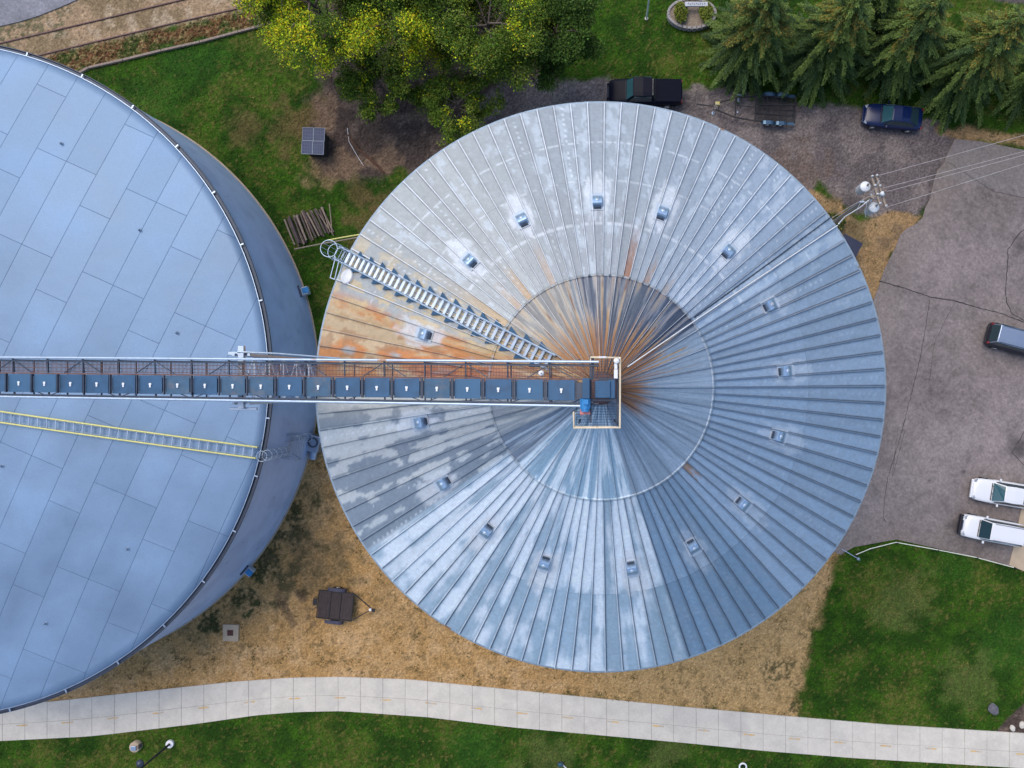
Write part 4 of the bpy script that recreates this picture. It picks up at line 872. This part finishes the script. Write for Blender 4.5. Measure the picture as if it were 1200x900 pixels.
# dark cabinet and post at the right edge of the bin
ck = empty('electric_cabinet', P(985, 296), R(-28), 'dark blue electrical cabinet half hidden beneath the bin roof edge near the utility pole', 'cabinet')
MB().box((0, 0, .85), (1.5, 1.6, 1.7)).build('body', mat('cabinet_navy', (.015, .02, .05), .4), ck, bevel=.02); MB().box((0, 0, 1.72), (1.6, 1.7, .06)).build('lid', mat('cabinet_top', (.02, .025, .055), .5), ck, bevel=.01)

# utility pole with transformers and wires
ZP = 10.8; pt_ = P(1021, 231, ZP)
up_ = empty('utility_pole', (pt_.x, pt_.y, 0), 0, 'wooden utility pole with white transformers and double crossarms beside the bin', 'utility pole')
mb = MB(); mb.pipe([(0, 0, -.2), (0, 0, 6), (0, 0, ZP+.2)], [.17, .14, .11], 12); mb.build('pole', M['pole'], up_)
for px0, py0, px1, py1 in ((1021,206,1031,240),(1026.5,205,1038,243)):
    a, b = P(px0, py0, ZP-.4)-up_.location, P(px1, py1, ZP-.4)-up_.location; mb = MB(); mb.beam(a, b, .11, .12); arm = mb.build('crossarm', M['pole'], up_)
    mb = MB()
    for t in (.03, .35, .65, .97): q = a.lerp(b, t); mb.lathe([(.05, .06), (.07, .12), (.03, .15), (.06, .2), (.001, .25)], 10, tuple(q))
    mb.build('insulator', M['white'], arm)
for px, py, z in ((1011,221,ZP-1.3),(1021,245,ZP-1.5),(1031,229,ZP-.6)):
    q = P(px, py, z)-up_.location; r_ = .33 if px < 1025 else .14; mb = MB(); mb.lathe([(0, -.5), (r_*.9, -.5), (r_, -.4), (r_, .42), (r_*1.05, .45), (r_*.9, .52), (0, .56)], 22, tuple(q)); tf = mb.build('transformer', M['can'] if 'can' in M else mat('transformer_white', (.72, .75, .78), .4, var=.1), up_)
    mb = MB(); mb.lathe([(.05, .5), (.07, .6), (.04, .66), (.06, .72), (0, .8)], 10, (q.x+.1, q.y+.08, q.z)); mb.beam((q.x, q.y, q.z+.1), (0, 0, z+.1), .06); mb.build('bushing', M['pole'], tf)
mb = MB(); mb.box((-.2, -.1, ZP-.8), (.5, .08, .08)); mb.box((.25, .15, ZP-.7), (.08, .5, .06)); mb.pipe([(-.15, .05, 0), (-.15, .05, ZP-1)], .04, 6)
for _ in range(9):
    a = Vector((random.uniform(-.5, .6), random.uniform(-.7, .8), ZP-random.uniform(.2, 1))); b = a+Vector((random.uniform(-.4, .4), random.uniform(-.5, .5), random.uniform(-.3, .2))); mb.pipe([a, (a+b)/2-Vector((0,0,.12)), b], .015, 5)
mb.build('fittings', M['galv_light'], up_)
wm = mat('wire', (.55, .5, .47), .5, .3)
for i, ((ax, ay), (bx, by), lab) in enumerate([((1028,206),(1200,157),'topmost overhead wire running right from the utility pole crossarm'), ((1036,220),(1200,176),'upper of two close overhead wires in the middle of the span'), ((1033,226),(1200,180.5),'lower of two close overhead wires in the middle of the span'), ((1038,243),(1200,191),'lowest overhead wire running right from the crossarm end')]):
    a = P(ax, ay, ZP-.2); b = P(bx, by, ZP-.6); d = b-a; mb = MB(); pts = [a+d*t*2.4-Vector((0, 0, .9*math.sin(min(1, t)*math.pi)*.5)) for t in np.linspace(0, 1, 12)]
    mb.pipe(pts, .014, 5); mb.build('overhead_wire', wm, origin=a, label=lab, cat='wire', group='wires on the utility pole')
for i, (pts, r_, lab) in enumerate([([(1020,233,ZP-.3),(1008,243,ZP+1),(990,254,17),(983,262,23.7)], .032, 'thick pale service cable from the utility pole to the bin roof edge'), ([(1019,230,ZP-.3),(1000,240,ZP-1.5),(985,249,ZP-2.5),(965,262,ZP-3.5)], .02, 'thin brown wire dipping from the utility pole under the bin roof')]):
    mb = MB(); q = [P(*p) for p in pts]; mb.pipe(q, r_, 6); mb.build('service_cable', wm if i else M['white'], origin=q[0], label=lab, cat='cable')

# flag pole, flower bed with sign
fp = P(757.5, 22); ft = P(762, -40, 9)
fo = empty('flag_pole', fp, 0, 'slim white flagpole standing on the lawn left of the flower bed', 'flagpole')
mb = MB(); mb.pipe([(0,0,0), (0,0,8)], [.075, .045], 10); mb.build('pole', mat('flagpole_paint', (.6, .68, .68), .4), fo); MB().disc((0, 0, 0), .14, .08).build('base', M['concrete'], fo)
fb = empty('flower_bed', P(810, 19), 0, 'oval raised bed edged with grey stone blocks and holding yellow green shrubs', 'flower bed')
n = 30; ex, ey = 1.82, 1.12
mb = MB(); mb.prism([(math.cos(k*2*math.pi/n)*(ex-.1), math.sin(k*2*math.pi/n)*(ey-.1)) for k in range(n)], 0, .4); mb.build('soil', mat('bed_soil', (.24, .19, .14), .95, var=.4, scale=9, bump=.03), fb)
mb = MB()
for lay in range(3):
    for k in range(n):
        a = (k+.5*(lay % 2))*2*math.pi/n; c = (math.cos(a)*ex, math.sin(a)*ey, .09+lay*.165); t = math.atan2(math.cos(a)*ey, -math.sin(a)*ex); mb.box(c, (.31, .2, .15), t)
mb.build('stone_edging', M['stone'], fb, bevel=.02)
sg = empty('sign_board', P(814, 13), R(0), 'pale weathered rectangular sign board standing in the flower bed', 'sign')
mb = MB(); mb.box((0, 0, .98), (1.75, .34, .16)); mb.build('board', mat('pale_sign', (.45, .47, .5), .6, var=.2, scale=7), sg, bevel=.02)
mb = MB()
for x in (-.7, .7): mb.box((x, 0, .45), (.1, .1, .9))
mb.build('post', M['wood'], sg)
mb = MB()
for k in range(9): mb.box((-.62+k*.155, .0+.02*(-1)**k, 1.066), (.09, .10, .012))
mb.build('lettering', mat('faded_letters', (.2, .22, .26), .7), sg)

# ------------------------------------------------------------------ foliage
def leaf_mesh(name, C, N, S, COL, parent, asp=1.7, D=None):
    k = len(C); N = N/np.linalg.norm(N, axis=1, keepdims=True)
    if D is None: D = rng.normal(size=(k, 3))
    U = D-(D*N).sum(1, keepdims=True)*N; U /= np.linalg.norm(U, axis=1, keepdims=True)+1e-9; Wv = np.cross(N, U); S = S[:, None]
    V = np.stack([C-U*S*asp*.5, C+Wv*S*.5-U*S*.05, C+U*S*asp*.5, C-Wv*S*.5-U*S*.05], 1).reshape(-1, 3)
    F = np.arange(4*k).reshape(-1, 4); return np_mesh(name, V, F, M['leaf'], {'Col': np.repeat(COL, 4, 0)}, parent=parent)
def palette(cols, idx, k, jit=.25):
    c = np.asarray(cols)[idx]; return np.clip(c*(1+rng.normal(0, jit, (k, 1)))*(1+rng.normal(0, .08, (k, 3))), .004, .9)
def broadleaf(base, height, rad, lab, name='broadleaf_tree', limbs=9, per=6, leaves=330, size=.15, cols=None, colfn=None, lean=(0, 0), flat=.5, clr=.62, low=.35, trunk=.22):
    root = empty(name, base, 0, lab, 'tree'); mb = MB(); cl = []
    tp = Vector((lean[0]*.5, lean[1]*.5, height*.55)); mb.pipe([(0, 0, -.1), tp*.5+Vector((random.uniform(-.15, .15), random.uniform(-.15, .15), 0)), tp, tp+Vector((lean[0]*.5, lean[1]*.5, height*.33))], [trunk, trunk*.8, trunk*.6, trunk*.15], 9)
    for i in range(limbs):
        a = i*2.399+random.uniform(-.3, .3); t = low+(.95-low)*(i/limbs); s = tp*(min(1, t/.55))+(Vector((lean[0]*.5, lean[1]*.5, height*.33))*max(0, (t-.55)/.4))*.8
        reach = rad*random.uniform(.7, 1.0)*(1-.45*t**2); up_z = height*random.uniform(.12, .35)
        e = s+Vector((math.cos(a)*reach, math.sin(a)*reach, up_z)); e.z = min(e.z, height*.97); m_ = s.lerp(e, .5)+Vector((0, 0, .12*reach))
        mb.pipe([s, m_, e], [trunk*.42, trunk*.25, trunk*.06], 6)
        for j in range(per):
            u = random.uniform(.25, 1.05); q = (s.lerp(m_, u*2) if u < .5 else m_.lerp(e, min(1, u*2-1))); b = a+random.uniform(-1.4, 1.4); l_ = rad*random.uniform(.15, .42)
            qe = q+Vector((math.cos(b)*l_, math.sin(b)*l_, random.uniform(-.35, .5)*l_)); mb.pipe([q, q.lerp(qe, .5)+Vector((0,0,.06)), qe], [trunk*.12, trunk*.08, trunk*.03], 5)
            cl.append(qe); cl.append(q.lerp(qe, .55))
            for _ in range(2):
                qq = qe+Vector((random.gauss(0, .35), random.gauss(0, .35), random.gauss(0, .2)))*rad*.25; mb.pipe([q.lerp(qe, .6), qq], [trunk*.06, trunk*.02], 4); cl.append(qq)
    mb.build('trunk', M['bark'], root)
    CC = []; CO = []; NN = []
    for c in cl:
        k = int(leaves*random.uniform(.4, 1.3)/4); r = clr*random.uniform(.6, 1.25); p = rng.normal(size=(k, 3)); p /= np.linalg.norm(p, axis=1, keepdims=True); p *= (rng.random((k, 1))**.45)*r; p[:, 2] *= flat
        pos = np.array(c)+p; CC.append(pos); nn = rng.normal(size=(k, 3))*.7; nn[:, 2] += .8; NN.append(nn); CO.append(colfn(Vector(c), pos, k))
    CC = np.vstack(CC); leaf_mesh('crown', CC, np.vstack(NN), size*rng.uniform(.6, 1.3, len(CC)), np.vstack(CO), root); return root
G0 = [(.03, .055, .018), (.045, .085, .022), (.06, .10, .03), (.085, .115, .045)]; Y0 = [(.42, .42, .03), (.50, .40, .03), (.28, .33, .03), (.16, .22, .03)]
def mixcol(yfrac, seed=0):
    def f(c, pos, k):
        y = random.random() < yfrac(c) if callable(yfrac) else random.random() < yfrac
        idx = rng.integers(0, 4, k)
        if y: 
            r = palette(Y0, idx, k, .15); m_ = rng.random(k) < .22; r[m_] = palette(G0, idx, k)[m_]
        else:
            t = random.random()
            r = palette(G0, np.minimum(3, rng.integers(0, 2, k)+int(t*3)), k)
            m_ = rng.random(k) < .03; r[m_] = palette(Y0, idx, k)[m_]
        return r
    return f
G0 = [(.055, .10, .014), (.075, .135, .016), (.11, .17, .02), (.16, .20, .035)]; Y0 = [(.50, .54, .02), (.62, .52, .02), (.34, .44, .02), (.20, .32, .02)]
def near(c, b, pts):                                    # is this branch in one of the turning patches of the crown
    return any(math.hypot(c.x+b.x-q[0], c.y+b.y-q[1]) < q[2] for q in pts)
YP = []
for px, py, r in ((335,35,2.0),(365,70,1.3),(385,88,1.2),(425,38,1.3),(420,70,1.2),(440,85,.8),(492,40,1.1),(505,60,.9),(345,8,1.4),(620,8,.9),(470,20,.5)): q = P(px, py, 7.5); YP.append((q.x, q.y, r))
def yc(b): return mixcol(lambda c: .93 if near(c, b, YP) else .04)
for (px, py, h_, rad, lab, kw) in [
    (418, 62, 9.5, 4.3, 'large broadleaf tree with bright yellow green leaves at the lawn corner', dict(limbs=13, per=7, lean=(-1.2, .4), leaves=760)),
    (492, 70, 9.0, 3.8, 'broadleaf tree with green crown flecked orange yellow, second from the left', dict(limbs=12, per=7, leaves=760)),
    (588, 84, 9.5, 3.9, 'full green broadleaf tree right of centre, reaching over the gravel towards the bin', dict(limbs=14, per=8, leaves=820)),
    (520, 22, 9.5, 3.8, 'green tree cut by the top edge of the frame between two others', dict(limbs=11, per=7, leaves=760))]:
    b_ = P(px, py); broadleaf(b_, h_, rad, lab, colfn=yc(b_), size=.085, clr=.8, flat=.6, **kw)
broadleaf(P(545, 142), 4.6, 2.9, 'low thin crowned sapling over bare dirt touching the bin edge', colfn=mixcol(.03), limbs=10, per=6, leaves=330, clr=.5, trunk=.1, name='sapling', size=.09)
broadleaf(P(462, 122), 5.0, 2.6, 'short dark green bushy tree below the yellow tree', colfn=mixcol(.05), limbs=10, per=6, leaves=400, clr=.5, trunk=.1, name='sapling', size=.09)
broadleaf(P(655, 82), 7.5, 2.7, 'dense dark green tree beside the top lawn left of the flagpole', colfn=lambda c, p, k: palette([(.035, .075, .014), (.05, .10, .018), (.07, .125, .02)], rng.integers(0, 3, k), k), limbs=14, per=8, leaves=620, clr=.55, size=.1)

def shrub(base, rx, ry, h_, lab, cols, group=None, k=2600, name='shrub'):
    root = empty(name, base, 0, lab, 'shrub', group); mb = MB()
    for i in range(7): a = i*.9; mb.pipe([(0, 0, 0), (math.cos(a)*rx*.5, math.sin(a)*ry*.5, h_*.6)], [.03, .012], 5)
    mb.build('stems', M['bark'], root)
    p = rng.normal(size=(k, 3)); p /= np.linalg.norm(p, axis=1, keepdims=True); p *= rng.random((k, 1))**.3; lump = .8+.3*vnoise(p[:, 0]*3+9, p[:, 1]*3+9, 5)
    p = p*lump[:, None]*np.array([rx, ry, h_*.5])+np.array([0, 0, h_*.5]); nn = rng.normal(size=(k, 3))*.6; nn[:, 2] += .7
    leaf_mesh('foliage', p, nn, rng.uniform(.05, .11, k), palette(cols, rng.integers(0, len(cols), k), k), root); return root
YG = [(.16, .20, .03), (.24, .26, .04), (.11, .15, .03)]
shrub(P(797, 17, .4), .52, .85, .7, 'yellow green shrub on the left side of the sign in the flower bed', YG)
shrub(P(826, 16, .4), .55, .85, .7, 'yellow green shrub on the right side of the sign in the flower bed', YG)
shrub(P(975, 262), .9, .8, .8, 'green weed bush at the bin foot beside the utility pole', [(.04, .07, .02), (.06, .09, .02), (.2, .16, .05)])

def spruce(base, h_, rad, lab, seed, cones=.5):
    r_ = np.random.default_rng(seed); rd = random.Random(seed)
    root = empty('spruce_tree', base, 0, lab, 'spruce tree', 'row of spruces along the gravel drive'); tb = MB(); tb.pipe([(0, 0, -.1), (0, 0, h_*.5), (0, 0, h_)], [.2, .12, .02], 8)
    CC = []; NN = []; DD = []; CO = []; SS = []; z = .5
    while z < h_-.15:
        f = 1-z/h_; L = rad*(f**.72)*1.05+.15; nb = int(8+6*f)
        a0 = rd.uniform(0, 6.28)
        for b in range(nb):
            a = a0+b*2*math.pi/nb+rd.uniform(-.25, .25); l_ = L*rd.choice((rd.uniform(.55, .85), rd.uniform(.9, 1.2)))
            d = Vector((math.cos(a), math.sin(a), 0)); s = Vector((0, 0, z)); pts = []; bend = rd.uniform(-.25, .25); perp = Vector((-d.y, d.x, 0))
            for t in (0, .25, .5, .75, 1): pts.append(s+d*l_*t+perp*bend*l_*t*t+Vector((0, 0, l_*(.22*t-.60*t*t*(.55+.5*f)))))
            tb.pipe(pts, [.03, .024, .018, .012, .006], 4, False)
            tone = rd.random(); n = max(5, int(l_*9)); gold = z > h_*.55 and rd.random() < cones*.6
            for k in range(n):
                t = (k+.5)/n; i = min(3, int(t*4)); q = pts[i].lerp(pts[i+1], t*4-i)
                if t < .12 and l_ > 1: continue
                wl = (.55*(1-t)**.6*min(1, t*4+.25)*min(1, l_*.6)+.12)*rd.uniform(.7, 1.25)
                for s_ in (-1, 1):
                    dd = (d*1.0+perp*s_*.62+Vector((0, 0, -.5+rd.uniform(-.2, .1)))).normalized(); m_ = max(2, int(wl/.075))
                    for j in range(m_):
                        jt = (j+.6)/m_; c = q+dd*jt*wl+Vector((0, 0, -.12*jt*jt*wl))
                        for rep_ in range(2):
                            CC.append((c.x+rd.gauss(0, .02), c.y+rd.gauss(0, .02), c.z+rd.gauss(0, .03))); e = dd+Vector((rd.gauss(0, .35), rd.gauss(0, .35), rd.gauss(0, .25))); DD.append(e[:])
                            NN.append((rd.gauss(0, .5), rd.gauss(0, .5), 1)); SS.append(rd.uniform(.04, .075))
                            g = .75+tone*.65+jt*.35
                            if gold and t > .25 and rd.random() < .5: CO.append((.20*g, .15*g, .03*g))
                            else: CO.append((.10*g, .145*g, .035*g) if tone > .35 else (.06*g, .105*g, .038*g))
                c = q; CC.append((c.x, c.y, c.z+.03)); DD.append(d[:]); NN.append((0, 0, 1)); SS.append(.08); g = .8+tone*.6; CO.append((.08*g, .12*g, .03*g))
        z += .26+.16*f
    tb.build('trunk', M['bark'], root)
    CO = np.clip(np.array(CO)*(1+r_.normal(0, .22, (len(CO), 1))), .003, 1)
    leaf_mesh('crown', np.array(CC), np.array(NN), np.array(SS), CO, root, asp=2.6, D=np.array(DD))
def apex(px, py, h_): q = P(px, py, h_); return Vector((q.x, q.y, 0))
for i, (px, py, h_, rd_, lab) in enumerate([(908,-16,10.,3.9,'leftmost spruce in the row, beside the flower bed'),(1010,-12,10.2,3.9,'spruce second from left in the row, with orange cones near its tip'),
        (1106,-6,9.8,3.9,'spruce third from left, right above the navy sedan'),(1200,16,10,4.1,'spruce in the upper right corner above the overhead wires'),(1300,25,10,3.0,'rightmost spruce, mostly outside the right edge of the frame'),
        (1060,-58,10,3,'rear spruce mostly hidden between the second and third of the row')]):
    spruce(apex(px, py, h_), h_, rd_, lab, 30+i, .8 if i in (0, 1, 3) else .35)

# grass blades and weed tufts, real little leaves on the ground
def tufts():
    X, Y, W, lawn, nz = GRID; vis = (X > -48) & (X < 35) & (Y > -31) & (Y < 31)
    vis &= sdist(X, Y, [P2(*p) for p in PT]+[P2(*p) for p in reversed(PB)]) < -.07
    vis &= sdist(X, Y, LOTP) < -.05; vis &= sdist(X, Y, [P2(*p) for p in [(1197,592),(1260,600),(1250,690),(1182,662)]]) < 0
    def put(name, mask, k, cf, s0, s1, zl):
        I = np.flatnonzero(mask.ravel()); I = I[rng.integers(0, len(I), k)]
        px = X.ravel()[I]+rng.normal(0, .06, k); py = Y.ravel()[I]+rng.normal(0, .06, k); nn = rng.normal(size=(k, 3)); nn[:, 2] += .6
        D = rng.normal(size=(k, 3)); D[:, 2] = np.abs(D[:, 2])+.6
        o = leaf_mesh(name, np.stack([px, py, rng.uniform(.0, zl, k)], -1), nn, rng.uniform(s0, s1, k), cf(I, k), None, asp=2.6, D=D); tag(o, kind='stuff'); return o
    lc = lawn.reshape(-1, 3); wn = W.reshape(-1, 6)
    a = put('grass', vis & (W[..., 0] > .5), 110000, lambda I, k: np.clip(lc[I]*np.exp(rng.normal(.12, .5, (k, 1)))*np.array((1.0, 1, .9)), .005, .3), .03, .055, .07)
    tag(a, 'short mown green lawn grass around the tanks and path', 'grass')
    b = put('dry_grass', vis & (W[..., 1] > .35) & ~((X > 15) & (Y > 2)), 20000, lambda I, k: np.clip(np.array((.42, .27, .11))*np.exp(rng.normal(-.1, .45, (k, 1))), .01, .6), .025, .05, .04)
    tag(b, 'thin dry straw coloured grass on bare tan soil', 'dry grass')
    c = put('weeds', vis & (W[..., 1] > .1) & (W[..., 1] < .98) & (nz > .45) | (vis & (W[..., 1] > .5) & (nz > .655)) | (vis & (W[..., 5] > .5)), 16000, lambda I, k: palette([(.05, .06, .02), (.09, .08, .03), (.04, .08, .015), (.16, .10, .04)], rng.integers(0, 4, k), k), .03, .07, .12)
    tag(c, 'scattered low weeds along the soil edges and beside the railway', 'weeds')
tufts()

# ------------------------------------------------------------------ rope fence, lamps, stones at the lawns
rf = empty('rope_fence', P(1050, 633), 0, 'low white edging rail on short dark posts along the right lawn', 'edging fence')
rp_ = [(1003,650),(1020,643),(1050,635.5),(1097,644),(1143,653),(1188,665)]
mb = MB(); mb.pipe([P(*p, .3)-rf.location for p in rp_], .035, 6); mb.build('rail', mat('white_rail', (.75, .74, .62), .5), rf)
for p in rp_: q = P(*p)-rf.location; mb = MB(); mb.pipe([q, q+Vector((0, 0, .38))], .06, 8); mb.build('post', M['black'], rf)
gl = empty('guy_stake', P(1003, 653), 0, 'short metal stake light with slanted bar at the lawn corner by the bin', 'yard light')
mb = MB(); mb.pipe([(0, 0, 0), (0, 0, .5)], .05, 8); mb.lathe([(.12, .5), (.12, .58), (0, .62)], 12); mb.build('lamp', M['galv'], gl)
mb = MB(); q = P(986, 643)-gl.location; mb.pipe([q+Vector((0, 0, .1)), (0, 0, .55), (.12, -.1, .55)], .035, 6); mb.build('bar', M['galv'], gl)

def lamp(px, py, dx, dy, lab, hgt=4.2):
    o = empty('street_lamp', P(px, py), 0, lab, 'street lamp')
    MB().disc((0, 0, 0), .3, .18, 24).build('base', M['white'], o)
    mb = MB(); mb.pipe([(0, 0, .1), (0, 0, hgt)], [.09, .06], 10); mb.build('pole', M['black'], o)
    mb = MB(); mb.pipe([(0, 0, hgt-.1), (dx*.5, dy*.5, hgt+.12), (dx, dy, hgt)], .04, 8); mb.build('arm', M['black'], o)
    mb = MB(); mb.lathe([(.02, .12), (.14, .08), (.27, -.04), (.29, -.12), (.26, -.12), (.01, -.03)], 20, (dx, dy, hgt)); mb.build('lamp_shade', M['dark_steel'], o)
lamp(200, 871, .25, .62, 'black street lamp with round white base on the lower left lawn')
tb_ = empty('utility_pedestal', P(161, 873), 0, 'squat cream and grey pedestal beside the street lamp on the lower lawn', 'pedestal')
mb = MB(); mb.lathe([(.42, 0), (.42, .35), (.36, .42), (0, .42)], 18); mb.build('drum', M['concrete_tan'], tb_); mb = MB(); mb.box((.0, -.02, .47), (.42, .34, .1)); mb.build('lid', M['galv'], tb_, bevel=.03)
mb = MB(); mb.box((.38, .06, .3), (.12, .3, .4)); mb.build('box', M['wood'], tb_, bevel=.02)
fl_ = empty('flood_light', P(657, 893), 0, 'small ground flood light on the lower lawn near the middle', 'flood light')
mb = MB(); mb.box((0, 0, .35), (.42, .34, .16)); mb.build('head', M['dark_steel'], fl_, bevel=.03); mb = MB(); mb.box((-.03, .04, .44), (.26, .22, .02)); mb.build('lens', M['glass_teal'], fl_)
mb = MB(); mb.pipe([(0, 0, 0), (0, 0, .3)], .04); mb.pipe([(.1, -.1, .1), (.45, -.45, .08)], .05, 6); mb.build('bracket', M['white'], fl_)
hs_ = empty('hose_ring', P(870, 897), 0, 'white ring of hose on a dark stake at the bottom edge', 'hose')
mb = MB(); mb.ring((0, 0, .2), .27, .07, 20, 8); mb.build('ring', M['white'], hs_); mb = MB(); mb.pipe([(0, 0, 0), (0, 0, .5)], .07, 8); mb.build('stake', M['black'], hs_)
def rock(px, py, r, lab, m=None):
    import bmesh
    bm = bmesh.new(); bmesh.ops.create_icosphere(bm, subdivisions=3, radius=r); s = random.random()*9
    for v_ in bm.verts: v_.co *= 1+.35*(float(vnoise(np.array([v_.co.x*2/r+s+20]), np.array([v_.co.y*2/r+v_.co.z*3/r+20]), 3)[0])-.5); v_.co.z = v_.co.z*.65+r*.35; v_.co.x *= 1.25
    me = bpy.data.meshes.new('boulder'); bm.to_mesh(me); bm.free(); me.materials.append(m or M['stone']); o = bpy.data.objects.new('boulder', me); col.objects.link(o); o.location = P(px, py); o.rotation_euler.z = random.uniform(0, 3); tag(o, lab, 'boulder')
rock(1163, 830, .36, 'dark grey boulder on the right lawn above the path', M['boulder']); rock(1186, 853, .2, 'pale stone in the reddish bed at the lower right corner', M['concrete']); rock(1197, 849, .22, 'larger pale stone at the right frame edge above the path', M['concrete'])
